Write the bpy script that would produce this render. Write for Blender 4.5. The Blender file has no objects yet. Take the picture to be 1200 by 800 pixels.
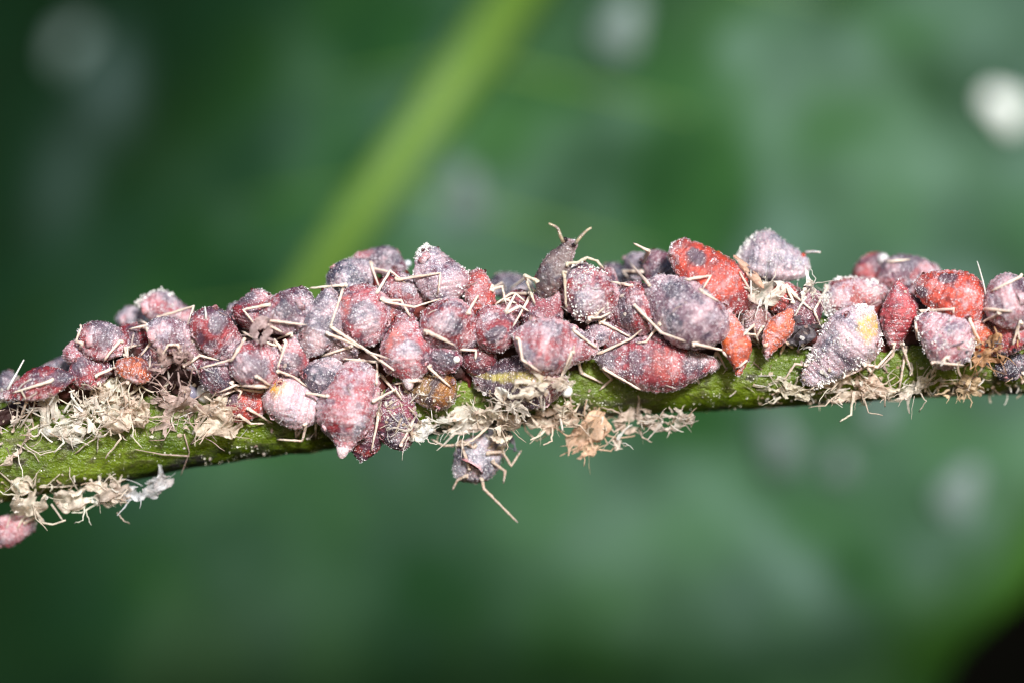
import bpy, math, random
import numpy as np
from mathutils import Vector, Matrix
from mathutils.bvhtree import BVHTree

rng = np.random.default_rng(7)
random.seed(7)
SC = bpy.context.scene
COL = SC.collection
# one unit of this scene is about 3 mm of the real place
SC.unit_settings.scale_length = 0.003

# ------------------------------------------------------------------ camera
D = 40.0
cam_d = bpy.data.cameras.new('camera')
cam = bpy.data.objects.new('camera', cam_d)
COL.objects.link(cam)
cam.location = (0, -D, 0)
cam.rotation_euler = (math.radians(90), 0, 0)
cam_d.sensor_width = 36
cam_d.lens = 120
cam_d.clip_start = 0.5
cam_d.clip_end = 400
cam_d.dof.use_dof = True
cam_d.dof.focus_distance = D - 0.75
cam_d.dof.aperture_fstop = 0.050
SC.camera = cam

# ------------------------------------------------------------------ world, sun, exposure
SUN = Vector((0.22, -0.87, 0.40)).normalized()
w = bpy.data.worlds.new('World')
SC.world = w
w.use_nodes = True
nt = w.node_tree
bg = nt.nodes['Background']
sky = nt.nodes.new('ShaderNodeTexSky')
sky.sky_type = 'NISHITA'
sky.sun_disc = False
sky.sun_elevation = math.asin(SUN.z)
sky.sun_rotation = math.atan2(SUN.x, SUN.y)
nt.links.new(sky.outputs[0], bg.inputs[0])
bg.inputs[1].default_value = 0.065
sd = bpy.data.lights.new('sun', 'SUN')
sd.energy = 3.5
sd.angle = math.radians(9)
sd.color = (1.0, 0.975, 0.945)
sun = bpy.data.objects.new('sun', sd)
COL.objects.link(sun)
sun.location = (6, -10, 12)
sun.rotation_euler = SUN.to_track_quat('Z', 'Y').to_euler()
SC.view_settings.view_transform = 'Standard'
SC.view_settings.look = 'None'
SC.view_settings.exposure = 0.87
SC.view_settings.gamma = 1
SC.render.engine = 'CYCLES'
SC.cycles.use_denoising = True
SC.cycles.filter_width = 1.15
SC.cycles.max_bounces = 6

# ------------------------------------------------------------------ small maths
def P(px, py, y=0.0):
    """the point at depth y seen at photograph pixel px, py"""
    k = (D + y) / D
    return Vector(((px - 600) / 100 * k, y, (400 - py) / 100 * k))

def hash3(ix, iy, iz, seed):
    h = (ix.astype(np.int64) * 374761393 + iy.astype(np.int64) * 668265263 + iz.astype(np.int64) * 2147483647 + seed * 974634777)
    h = (h ^ (h >> 13)) * 1274126177
    h = h & 0x7fffffff
    h = (h ^ (h >> 16)) * 668265261 & 0x7fffffff
    return (h % 100003) / 100003.0

def vnoise(p, scale, seed=0):
    q = p * scale
    i = np.floor(q).astype(np.int64)
    f = q - i
    f = f * f * (3 - 2 * f)
    r = 0
    for dx in (0, 1):
        for dy in (0, 1):
            for dz in (0, 1):
                ww = (f[:, 0] if dx else 1 - f[:, 0]) * (f[:, 1] if dy else 1 - f[:, 1]) * (f[:, 2] if dz else 1 - f[:, 2])
                r = r + ww * hash3(i[:, 0] + dx, i[:, 1] + dy, i[:, 2] + dz, seed)
    return r * 2 - 1

def fbm(p, scale, seed=0, oct=3):
    r, a = 0, 1.0
    for k in range(oct):
        r = r + a * vnoise(p, scale * 2.03 ** k, seed + 17 * k)
        a *= 0.5
    return r

def sstep(a, b, x):
    t = np.clip((x - a) / (b - a), 0, 1)
    return t * t * (3 - 2 * t)

class MB:
    """collects vertices, faces, a colour and a bloom amount per vertex; build() links ONE mesh object"""
    def __init__(s):
        s.v, s.f, s.c, s.w, s.n = [], [], [], [], 0
    def add(s, verts, faces, col, wax=0.0):
        verts = np.asarray(verts, float)
        n = len(verts)
        c = np.asarray(col, float)
        if c.ndim == 1:
            c = np.tile(c, (n, 1))
        wx = np.full(n, wax) if np.isscalar(wax) else np.asarray(wax, float)
        s.v.append(verts); s.c.append(c); s.w.append(wx)
        s.f.append([tuple(i + s.n for i in fc) for fc in faces])
        s.n += n
    def arrays(s):
        return np.concatenate(s.v), [f for fl in s.f for f in fl], np.concatenate(s.c), np.concatenate(s.w)
    def build(s, name, mat, parent=None, inv=None, smooth=True, mat2=None, split=0):
        v, f, c, wx = s.arrays()
        if inv is not None:
            m = np.array(inv)
            v = v @ m[:3, :3].T + m[:3, 3]
        me = bpy.data.meshes.new(name)
        me.from_pydata(v.tolist(), [], f)
        a = me.attributes.new('tint', 'FLOAT_COLOR', 'POINT')
        a.data.foreach_set('color', np.hstack([c, np.ones((len(c), 1))]).astype(np.float32).ravel())
        b = me.attributes.new('bloom', 'FLOAT', 'POINT')
        b.data.foreach_set('value', wx.astype(np.float32))
        if smooth:
            me.polygons.foreach_set('use_smooth', np.ones(len(me.polygons), bool))
        me.materials.append(mat)
        if mat2:
            me.materials.append(mat2)
            mi = np.zeros(len(me.polygons), np.int32); mi[split:] = 1
            me.polygons.foreach_set('material_index', mi)
        me.update()
        o = bpy.data.objects.new(name, me)
        COL.objects.link(o)
        if parent:
            o.parent = parent
        return o

def tag(o, label=None, cat=None, group=None, kind=None):
    if label: o['label'] = label
    if cat: o['category'] = cat
    if group: o['group'] = group
    if kind: o['kind'] = kind
    return o

def empty(name, loc, mat3=None):
    o = bpy.data.objects.new(name, None)
    COL.objects.link(o)
    M = (mat3.to_4x4() if mat3 else Matrix.Identity(4))
    M.translation = loc
    o.matrix_world = M
    o.empty_display_size = 0.1
    return o, M.inverted()

def tube(mb, pts, rad, col, wax=0.0, sides=6, cap=True, rough=0.0):
    pts = [Vector(p) for p in pts]
    n = len(pts)
    rad = [rad] * n if np.isscalar(rad) else list(rad)
    vs, fs = [], []
    up = Vector((0.13, -0.92, 0.37))
    for i, p in enumerate(pts):
        t = (pts[min(i + 1, n - 1)] - pts[max(i - 1, 0)])
        if t.length < 1e-9: t = Vector((1, 0, 0))
        t.normalize()
        a = t.cross(up)
        if a.length < 1e-3: a = t.cross(Vector((1, 0, 0)))
        a.normalize()
        b = a.cross(t)
        for k in range(sides):
            an = 2 * math.pi * k / sides
            r = rad[i] * (1 + (random.random() - .5) * rough)
            vs.append(p + a * (math.cos(an) * r) + b * (math.sin(an) * r))
    for i in range(n - 1):
        for k in range(sides):
            k2 = (k + 1) % sides
            fs.append((i * sides + k, i * sides + k2, (i + 1) * sides + k2, (i + 1) * sides + k))
    if cap:
        fs.append(tuple(range(sides))[::-1])
        fs.append(tuple((n - 1) * sides + k for k in range(sides)))
    mb.add([tuple(v) for v in vs], fs, col, wax)

def grains(mb, pts, nrm, size, cols, flat=0.6):
    """tiny irregular tetrahedral grains of wax sitting on a surface"""
    n = len(pts)
    base = np.array([[1, 0, -.35], [-.5, .87, -.35], [-.5, -.87, -.35], [0, 0, 1.0]])
    R = rng.normal(size=(n, 3))
    R = np.cross(nrm, R); R /= np.linalg.norm(R, axis=1)[:, None] + 1e-9
    B = np.cross(nrm, R)
    j = base[None] * (1 + rng.uniform(-.4, .5, (n, 4, 3)))
    s = size[:, None, None]
    V = pts[:, None] + s * (j[:, :, 0:1] * R[:, None] + j[:, :, 1:2] * B[:, None] + flat * j[:, :, 2:3] * nrm[:, None])
    V = V.reshape(-1, 3)
    o = np.arange(n) * 4
    F = np.stack([np.stack([o, o + 1, o + 3], 1), np.stack([o + 1, o + 2, o + 3], 1), np.stack([o + 2, o, o + 3], 1)], 1).reshape(-1, 3)
    mb.add(V, [tuple(x) for x in F.tolist()], np.repeat(cols, 4, axis=0), 0.0)

# ------------------------------------------------------------------ materials
def new_mat(name):
    m = bpy.data.materials.new(name)
    m.use_nodes = True
    t = m.node_tree
    return m, t, t.nodes['Principled BSDF'], t.nodes.new, t.links.new

def attr(N, name):
    a = N('ShaderNodeAttribute'); a.attribute_name = name; return a

def noise(N, L, coord, scale, detail=3, rough=.55, dist=0):
    n = N('ShaderNodeTexNoise')
    n.inputs['Scale'].default_value = scale
    n.inputs['Detail'].default_value = detail
    n.inputs['Roughness'].default_value = rough
    n.inputs['Distortion'].default_value = dist
    L(coord, n.inputs['Vector'])
    return n.outputs[0]

def maprange(N, L, x, a, b, c=0, d=1):
    m = N('ShaderNodeMapRange'); m.clamp = True
    L(x, m.inputs[0])
    for i, vv in zip((1, 2, 3, 4), (a, b, c, d)):
        m.inputs[i].default_value = vv
    return m.outputs[0]

def math_n(N, L, op, a, b):
    m = N('ShaderNodeMath'); m.operation = op
    for i, x in enumerate((a, b)):
        if isinstance(x, (int, float)): m.inputs[i].default_value = x
        else: L(x, m.inputs[i])
    return m.outputs[0]

def mix(N, L, fac, a, b, mode='MIX'):
    m = N('ShaderNodeMix'); m.data_type = 'RGBA'; m.blend_type = mode
    if isinstance(fac, (int, float)): m.inputs[0].default_value = fac
    else: L(fac, m.inputs[0])
    for i, x in ((6, a), (7, b)):
        if isinstance(x, tuple): m.inputs[i].default_value = (*x, 1)
        else: L(x, m.inputs[i])
    return m.outputs[2]

def bump(N, L, h, strength, dist=0.02):
    b = N('ShaderNodeBump')
    b.inputs['Strength'].default_value = strength
    b.inputs['Distance'].default_value = dist
    L(h, b.inputs['Height'])
    return b.outputs[0]

def make_cuticle():
    m, t, b, N, L = new_mat('aphid_cuticle')
    co = N('ShaderNodeTexCoord').outputs['Object']
    tint = attr(N, 'tint').outputs['Color']
    bl = attr(N, 'bloom').outputs['Fac']
    fine = noise(N, L, co, 42, 3, .8)
    grit = noise(N, L, co, 70, 2, .7)
    mid = noise(N, L, co, 13, 4, .62, .4)
    big = noise(N, L, co, 4.0, 3, .55)
    def voro(scale):
        v = N('ShaderNodeTexVoronoi'); v.inputs['Scale'].default_value = scale; v.inputs['Randomness'].default_value = 1
        L(co, v.inputs['Vector'])
        sep = N('ShaderNodeSeparateColor'); L(v.outputs['Color'], sep.inputs[0])
        return v.outputs['Distance'], sep.outputs[0], sep.outputs[1]
    # cuticle with its own blotches and darker freckles
    cut = mix(N, L, maprange(N, L, mid, .42, .62), tint, mix(N, L, .65, tint, (.045, .004, .010)))
    # soft thin powder in patches
    q = math_n(N, L, 'ADD', math_n(N, L, 'MULTIPLY', mid, .8), math_n(N, L, 'MULTIPLY', big, .95))         # about .87
    thr = math_n(N, L, 'SUBTRACT', 1.17, math_n(N, L, 'MULTIPLY', bl, .44))
    pat_ = math_n(N, L, 'SUBTRACT', q, thr)
    pw = maprange(N, L, pat_, -.13, .13, .02, .58)
    powder = mix(N, L, .20, mix(N, L, maprange(N, L, big, .36, .56), (.70, .71, .88), (.86, .60, .66)), tint)
    base = mix(N, L, pw, cut, powder)
    # crystals of wax, thicker where the powder lies
    dens = maprange(N, L, pat_, -.26, .26, .06, .80)
    cov = pw
    for sc_, amt in ((34, .62), (62, .62)):
        dist, r1, r2 = voro(sc_)
        on = math_n(N, L, 'LESS_THAN', r1, dens)
        sp = math_n(N, L, 'MULTIPLY', on, maprange(N, L, dist, .50, .28, 0, amt))
        cc_ = mix(N, L, r2, (.92, .90, .96), mix(N, L, .5, (.74, .62, .70), tint))
        base = mix(N, L, sp, base, cc_)
        cov = math_n(N, L, 'MAXIMUM', cov, sp)
    # dark pits between them
    base = mix(N, L, maprange(N, L, fine, .42, .30, 0, .6), base, (.05, .010, .02))
    L(base, b.inputs['Base Color'])
    b.inputs['Subsurface Weight'].default_value = .28
    b.inputs['Subsurface Radius'].default_value = (1, .3, .25)
    b.inputs['Subsurface Scale'].default_value = .09
    L(maprange(N, L, cov, 0, 1, .16, .38), b.inputs['Roughness'])
    b.inputs['Specular IOR Level'].default_value = .75
    b.inputs['Coat Weight'].default_value = .4
    b.inputs['Coat Roughness'].default_value = .10
    L(bump(N, L, math_n(N, L, 'ADD', mid, fine), .55, .03), b.inputs['Coat Normal'])
    hh = math_n(N, L, 'ADD', math_n(N, L, 'MULTIPLY', fine, .6), math_n(N, L, 'MULTIPLY', cov, .6))
    L(bump(N, L, hh, .8, .03), b.inputs['Normal'])
    return m

def make_tinted(name, rough=.6, sc=30, amp=.5, bumpst=.5, sss=0.0, trans=0.0):
    m, t, b, N, L = new_mat(name)
    co = N('ShaderNodeTexCoord').outputs['Object']
    tint = attr(N, 'tint').outputs['Color']
    fine = noise(N, L, co, sc, 3, .65)
    mid = noise(N, L, co, sc / 4, 3, .6)
    c = mix(N, L, maprange(N, L, fine, .3, .7, 0, amp), tint, (.86, .80, .74))
    c = mix(N, L, maprange(N, L, mid, .54, .78, 0, amp * .8), c, (.20, .10, .06))
    L(c, b.inputs['Base Color'])
    b.inputs['Roughness'].default_value = rough
    b.inputs['Subsurface Weight'].default_value = sss
    b.inputs['Subsurface Radius'].default_value = (1, .6, .4)
    b.inputs['Subsurface Scale'].default_value = .05
    L(bump(N, L, fine, bumpst, .03), b.inputs['Normal'])
    return m

def make_papery(name):
    m = make_tinted(name, .45, 22, .2, .6, sss=.0)
    t = m.node_tree; N, L = t.nodes.new, t.links.new
    b = t.nodes['Principled BSDF']; out = t.nodes['Material Output']
    tr = N('ShaderNodeBsdfTranslucent'); mx = N('ShaderNodeMixShader'); mx.inputs[0].default_value = .35
    L(b.inputs['Base Color'].links[0].from_socket, tr.inputs['Color'])
    L(b.outputs[0], mx.inputs[1]); L(tr.outputs[0], mx.inputs[2])
    tp = N('ShaderNodeBsdfTransparent'); m2 = N('ShaderNodeMixShader')
    co = N('ShaderNodeTexCoord').outputs['Object']
    L(maprange(N, L, noise(N, L, co, 9, 3, .6), .42, .64, .0, .45), m2.inputs[0])
    L(mx.outputs[0], m2.inputs[1]); L(tp.outputs[0], m2.inputs[2]); L(m2.outputs[0], out.inputs['Surface'])
    return m

M_CUT = make_cuticle()
M_WAX = make_tinted('wax_grain', .18, 20, .12, .2)
M_HUSK = make_papery('shed_husk')
M_LEG = make_tinted('leg_cuticle', .4, 46, .45, .7, sss=.35)
M_MAT = make_tinted('matted_debris', .7, 14, .02, 1.0)
M_MAT.node_tree.nodes['Principled BSDF'].inputs['Specular IOR Level'].default_value = .25
M_GLINT = make_tinted('speck_wax', .6, 20, .0, .1)  # pale colour standing in for highlights on the far leaf
M_EYE = make_tinted('eye_lens', .15, 20, .0, .0)

def make_stem():
    m, t, b, N, L = new_mat('stem_skin')
    co = N('ShaderNodeTexCoord').outputs['Object']
    mp = N('ShaderNodeMapping'); mp.inputs['Scale'].default_value = (.7, 1, 1); L(co, mp.inputs[0])
    v = mp.outputs[0]
    big = noise(N, L, v, 1.6, 4, .6)
    mid = noise(N, L, v, 6, 4, .65)
    fine = noise(N, L, v, 30, 3, .7)
    c = mix(N, L, maprange(N, L, big, .35, .68), (.058, .105, .004), (.165, .235, .012))
    c = mix(N, L, maprange(N, L, mid, .53, .68, 0, .85), c, (.065, .06, .02))       # olive, sooty blots
    c = mix(N, L, maprange(N, L, fine, .60, .78, 0, .8), c, (.48, .50, .28))
    vs_ = N('ShaderNodeTexVoronoi'); vs_.inputs['Scale'].default_value = 4.2; L(v, vs_.inputs['Vector'])
    sep = N('ShaderNodeSeparateColor'); L(vs_.outputs['Color'], sep.inputs[0])
    dd = math_n(N, L, 'ADD', vs_.outputs['Distance'], math_n(N, L, 'MULTIPLY', math_n(N, L, 'SUBTRACT', fine, .5), .7))
    sp = math_n(N, L, 'MULTIPLY', math_n(N, L, 'LESS_THAN', sep.outputs[0], .55), maprange(N, L, dd, .34, .14, 0, .85))
    c = mix(N, L, sp, c, (.045, .035, .03))
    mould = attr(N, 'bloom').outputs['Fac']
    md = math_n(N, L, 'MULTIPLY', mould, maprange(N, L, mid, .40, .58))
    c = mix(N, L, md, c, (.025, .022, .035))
    L(c, b.inputs['Base Color'])
    L(maprange(N, L, mid, .3, .7, .18, .42), b.inputs['Roughness'])
    b.inputs['Subsurface Weight'].default_value = .25
    b.inputs['Subsurface Radius'].default_value = (.7, 1, .2)
    b.inputs['Subsurface Scale'].default_value = .12
    h = math_n(N, L, 'ADD', math_n(N, L, 'MULTIPLY', mid, 1.2), math_n(N, L, 'MULTIPLY', fine, .5))
    L(bump(N, L, h, .7, .08), b.inputs['Normal'])
    return m
M_STEM = make_stem()

def make_leaf():
    m, t, b, N, L = new_mat('leaf_blade')
    co = N('ShaderNodeTexCoord').outputs['Object']
    bloom = attr(N, 'bloom').outputs['Fac']
    tint = attr(N, 'tint').outputs['Color']
    mid = noise(N, L, co, .45, 3, .55)
    fine = noise(N, L, co, 5, 3, .6)
    c = mix(N, L, maprange(N, L, mid, .38, .60, 0, .75), tint, (.005, .026, .009))
    f = math_n(N, L, 'MULTIPLY', bloom, maprange(N, L, fine, .3, .7, .7, 1))
    c = mix(N, L, f, c, (.25, .38, .37))
    L(c, b.inputs['Base Color'])
    b.inputs['Roughness'].default_value = .6
    b.inputs['Specular IOR Level'].default_value = .08
    L(bump(N, L, fine, .3, .05), b.inputs['Normal'])
    return m
M_LEAF = make_leaf()

def make_plain(name, c1, c2, sc, rough):
    m, t, b, N, L = new_mat(name)
    co = N('ShaderNodeTexCoord').outputs['Object']
    n1 = noise(N, L, co, sc, 4, .6)
    L(mix(N, L, maprange(N, L, n1, .3, .7), c1, c2), b.inputs['Base Color'])
    b.inputs['Roughness'].default_value = rough
    b.inputs['Specular IOR Level'].default_value = .2
    return m
M_RIB = make_plain('leaf_rib', (.070, .150, .018), (.095, .175, .03), .8, .5)
M_BACKDROP = make_plain('dark_soil', (.0012, .0012, .001), (.002, .002, .0015), .5, 1.0)  # near-black, the falloff of light put into the base colour
M_BACKDROP.node_tree.nodes['Principled BSDF'].inputs['Specular IOR Level'].default_value = 0

# ------------------------------------------------------------------ background: the leaf far behind and a near-black sheet added beyond it
def mid_x(z):                          # the midrib's course over the leaf, bottom to top
    return np.interp(z, [-9, -5, -1, 1, 3, 5.2, 9], [-7.6, -6.0, -4.2, -2.95, -1.53, .03, 2.75])

def leaf_y(x, z):
    dl = mid_x(z) - x
    left = np.clip(dl, 0, None); right = np.clip(-dl, 0, None)
    y = 12.0 + .7 * left + .05 * left ** 2 + .03 * right - .012 * right ** 2
    y = y + .06 * np.clip(-z - 1, 0, None) ** 1.7 * (.4 + .6 * sstep(-1, 3, left))     # the tip end hangs away
    y = y + .18 * np.sin(x * .9 + z * .5) + .1 * np.sin(z * 1.7 - x * .4)
    return y

def build_leaf():
    nx, nz = 180, 120
    U = np.linspace(0, 1, nx); Vv = np.linspace(-8.6, 9.5, nz)
    vs, fs = [], []
    zz = np.repeat(Vv, nx); uu = np.tile(U, nz)
    # right margin curves in toward the lower end
    xr = np.interp(zz, [-8.6, -7.5, -5.6, -4.4, -3.2, -2, 0, 3, 9.5], [3.9, 4.6, 6.05, 6.95, 7.8, 8.8, 10.3, 11.5, 12])
    xr = xr + .12 * np.sin(zz * 3.1)
    xl = np.full_like(zz, -19.0)
    xx = xl + (xr - xl) * uu
    yy = leaf_y(xx, zz)
    V = np.stack([xx, yy, zz], 1)
    F = [(j * nx + i, j * nx + i + 1, (j + 1) * nx + i + 1, (j + 1) * nx + i) for j in range(nz - 1) for i in range(nx - 1)]
    # bloom: pale waxy film, clear green gaps, painted highlights and falloff; positions given in leaf coordinates
    n = fbm(V * [1, 0, 1], .75, 3, 4) + .9 * sstep(.35, .8, vnoise(V * [1, 0, 1], 1.15, 77)) - .9 * sstep(.3, .7, vnoise(V * [1, 0, 1], .8, 78))
    d = xx - mid_x(zz)
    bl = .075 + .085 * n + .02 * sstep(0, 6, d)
    bl = bl * (.05 + .95 * sstep(-5.0, 1.5, d)) * (.05 + .95 * sstep(-7.0, -.5, zz + .3 * xx))  # thinned leftward and downward, painting light falloff into the bloom
    def blob(cx, cz, rx, rz, amt, ang=0):
        ca, sa = math.cos(ang), math.sin(ang)
        u = (xx - cx) * ca + (zz - cz) * sa; v = -(xx - cx) * sa + (zz - cz) * ca
        q = (u / rx) ** 2 + (v / rz) ** 2
        return amt * np.exp(-q)
    K = 1.3
    def Z(px, py): return (px - 600) / 100 * K, (400 - py) / 100 * K
    for px, py, rx, rz, a, an in [(820, 235, .6, .75, -.6, 0), (790, 65, .4, .5, -.35, 0), (570, 160, .5, .6, -.35, 0),
                                  (435, 42, .45, .45, -.4, 0), (250, 60, .5, .5, -.3, 0), (540, 235, .7, .8, .12, 0),
                                  (905, 640, 1.6, .35, .22, -.8), (915, 520, .5, .5, .12, 0), (75, 60, .45, .8, .30, .2),
                                  (20, 190, .5, 1.0, .14, 0), (900, 190, .5, 1.2, .10, 0), (700, 480, .9, .6, .06, 0)]:  # some of the pale blobs paint blurred highlights into the bloom
        cx, cz = Z(px, py)
        bl = bl + blob(cx, cz, rx, rz, a, an)
    bl = bl * sstep(0, 1.6, xr - xx)
    bl = np.clip(bl, 0, 1)
    falloff = (.22 + .78 * sstep(-6.5, 0, d) * (.3 + .7 * sstep(-8, -1, zz + .35 * xx)))[:, None]  # light falloff painted into the tint, darker left and lower left
    tint = np.array([.018, .068, .016]) * falloff
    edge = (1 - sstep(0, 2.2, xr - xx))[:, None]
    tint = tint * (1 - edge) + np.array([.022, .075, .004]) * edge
    root, inv = empty('leaf', (0, 12, 0))
    tag(root, 'broad out-of-focus green leaf with a pale bloom hanging behind the infested stem', 'leaf')
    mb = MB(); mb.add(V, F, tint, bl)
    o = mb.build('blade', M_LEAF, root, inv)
    md = o.modifiers.new('thickness', 'SOLIDIFY'); md.thickness = .06; md.offset = 1
    # midrib
    zs = np.linspace(9.4, -1.6, 40)
    mb = MB()
    pts = [(mid_x(z), float(leaf_y(np.array(mid_x(z)), z)) - .12, z) for z in zs]
    rad = [float(np.interp(z, [-1.6, -1, 0, 3, 5, 9.5], [.01, .03, .26, .38, .42, .42])) for z in zs]
    tube(mb, pts, rad, (.2, .3, .05), 0, 12)
    mb.build('midrib', M_RIB, root, inv)
    # side veins, low ridges
    for k, z0 in enumerate([6.2, 4.3, 2.4, .6, -1.4, -3.4]):
        for sgn in (-1, 1):
            if z0 < (0 if sgn < 0 else -1): continue
            mb = MB(); pts = []
            for s in np.linspace(0, 1, 16):
                x = mid_x(z0) + sgn * s * (8.0 if sgn > 0 else 6.5); z = z0 - 1.9 * s - .4 * s * s + (1.2 * s if sgn < 0 else 0)
                xe = np.interp(z, [-8.6, -7.5, -5.6, -4.4, -3.2, -2, 0, 3, 9.5], [3.9, 4.6, 6.05, 6.95, 7.8, 8.8, 10.3, 11.5, 12]) - .4
                if x > xe: break
                pts.append((x, float(leaf_y(np.array(x), z)) - .01, z))
            if len(pts) > 3:
                tube(mb, pts, np.linspace(.075, .03, len(pts)), (.1, .2, .05), 0, 8)
                mb.build('side_vein', M_RIB, root, inv)
    return root
leaf_root = build_leaf()
LEAF_BVH = None

def build_backdrop():  # sheet added behind the leaf so the open corner turns black
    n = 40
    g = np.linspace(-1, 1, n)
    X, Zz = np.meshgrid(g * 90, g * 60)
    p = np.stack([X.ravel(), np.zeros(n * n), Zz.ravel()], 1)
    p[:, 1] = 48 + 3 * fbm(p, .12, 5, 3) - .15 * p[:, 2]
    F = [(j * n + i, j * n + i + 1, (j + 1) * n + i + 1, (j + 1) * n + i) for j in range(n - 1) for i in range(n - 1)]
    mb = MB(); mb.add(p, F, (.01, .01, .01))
    tag(mb.build('ground', M_BACKDROP), kind='structure')
build_backdrop()

# pale discs added as painted highlights on the far leaf, soft out of focus
def leaf_glint(px, py, r, label, col=(.085, .13, .12)):
    k = 1.3
    x, z = (px - 600) / 100 * k, (400 - py) / 100 * k
    y = float(leaf_y(np.array(x), z))
    k = (D + y) / D
    x, z = (px - 600) / 100 * k, (400 - py) / 100 * k
    y = float(leaf_y(np.array(x), z))
    mb = MB()
    nu, nv = 14, 8
    vs, fs = [], []
    for j in range(nv):
        ph = math.pi * j / (nv - 1)
        for i in range(nu):
            th = 2 * math.pi * i / nu
            rr = r * (1 + .22 * math.sin(2 * th + px) + .15 * math.sin(3 * th + 2 * px))
            vs.append((x + rr * math.sin(ph) * math.cos(th), y - .10 + .22 * r * math.cos(ph) * -1, z + rr * math.sin(ph) * math.sin(th)))
    for j in range(nv - 1):
        for i in range(nu):
            i2 = (i + 1) % nu
            fs.append((j * nu + i, (j + 1) * nu + i, (j + 1) * nu + i2, j * nu + i2))
    mb.add(vs, fs, col)
    tag(mb.build('wax_speck', M_GLINT), label, 'wax speck', 'pale wax specks on the far leaf')
leaf_glint(1178, 128, .33, 'brightest blurred white speck on the far leaf near the right edge', (.55, .60, .58))
leaf_glint(728, 34, .42, 'blurred pale speck near the top of the far leaf above the grey walking aphid')
leaf_glint(1124, 578, .40, 'blurred pale speck low on the far leaf below the stem near the right')
leaf_glint(76, 45, .42, 'blurred grey speck in the dark upper left corner of the far leaf')
leaf_glint(915, 522, .40, 'faint large blurred speck below the wine-red aphid on the far leaf', (.05, .085, .075))
leaf_glint(545, 232, .40, 'faint blurred speck on the far leaf right of the blurred midrib', (.05, .085, .075))
leaf_glint(985, 545, .25, 'very faint speck low on the far leaf between two brighter ones', (.05, .085, .075))
leaf_glint(1030, 482, .26, 'faint blurred speck on the far leaf just under the stem at right')

# ------------------------------------------------------------------ the stem
SX = [-400, 0, 200, 400, 600, 850, 1200, 1600]
SYc = [568, 528, 497, 466, 442, 428, 408, 386]
SR = [.64, .60, .57, .58, .54, .52, .52, .52]
def stem_axis(px):
    return float(np.interp(px, SX, SYc)), float(np.interp(px, SX, SR))
def build_stem():
    nl, na = 620, 96
    px = np.linspace(-400, 1600, nl)
    k5 = np.ones(41) / 41
    def sm(a):
        return np.convolve(np.pad(a, 20, mode='edge'), k5, 'valid')
    cy = sm(np.interp(px, SX, SYc)); cr = sm(np.interp(px, SX, SR))
    th = np.linspace(0, 2 * np.pi, na, endpoint=False)
    X = np.repeat((px - 600) / 100, na)
    T = np.tile(th, nl)
    R = np.repeat(cr, na); Zc = np.repeat((400 - cy) / 100, na)
    p0 = np.stack([X, -np.cos(T) * R, Zc + np.sin(T) * R], 1)
    n1 = fbm(p0 * [.6, 1, 1], 2.2, 11, 3); n2 = fbm(p0 * [.8, 1, 1], 9, 12, 2)
    rr = R * (1 + .04 * n1 + .022 * n2)
    V = np.stack([X, -np.cos(T) * rr, Zc + np.sin(T) * rr], 1)
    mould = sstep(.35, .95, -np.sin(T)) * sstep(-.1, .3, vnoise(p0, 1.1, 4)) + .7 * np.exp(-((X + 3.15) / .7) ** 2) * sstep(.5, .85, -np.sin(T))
    F = [(i * na + k, i * na + (k + 1) % na, (i + 1) * na + (k + 1) % na, (i + 1) * na + k) for i in range(nl - 1) for k in range(na)]
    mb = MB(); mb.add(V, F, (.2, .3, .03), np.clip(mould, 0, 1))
    root, inv = empty('stem', P(600, 442))
    tag(root, 'green knobbly plant stem crossing the picture under a crust of aphids', 'stem')
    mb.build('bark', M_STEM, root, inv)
    v, f, _, _ = mb.arrays()
    # pale grains on the skin
    pr = sstep(-.25, .6, fbm(V, 2.6, 15, 3)) + .08; pr /= pr.sum()
    idx = rng.choice(len(V), 6500, replace=False, p=pr)
    nr = V[idx] - np.stack([X, 0 * X, Zc], 1)[idx]; nr /= np.linalg.norm(nr, axis=1)[:, None]
    sz = rng.uniform(.004, .011, len(idx)) * np.where(rng.random(len(idx)) < .06, 1.8, 1)
    c = np.array([.78, .78, .66]) * rng.uniform(.6, 1.05, (len(idx), 1))
    mb2 = MB(); grains(mb2, V[idx] + nr * .003, nr, sz, c)
    tag(mb2.build('wax_dust', M_WAX, root, inv, False), kind='stuff')
    return v, f
stem_v, stem_f = build_stem()

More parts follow.
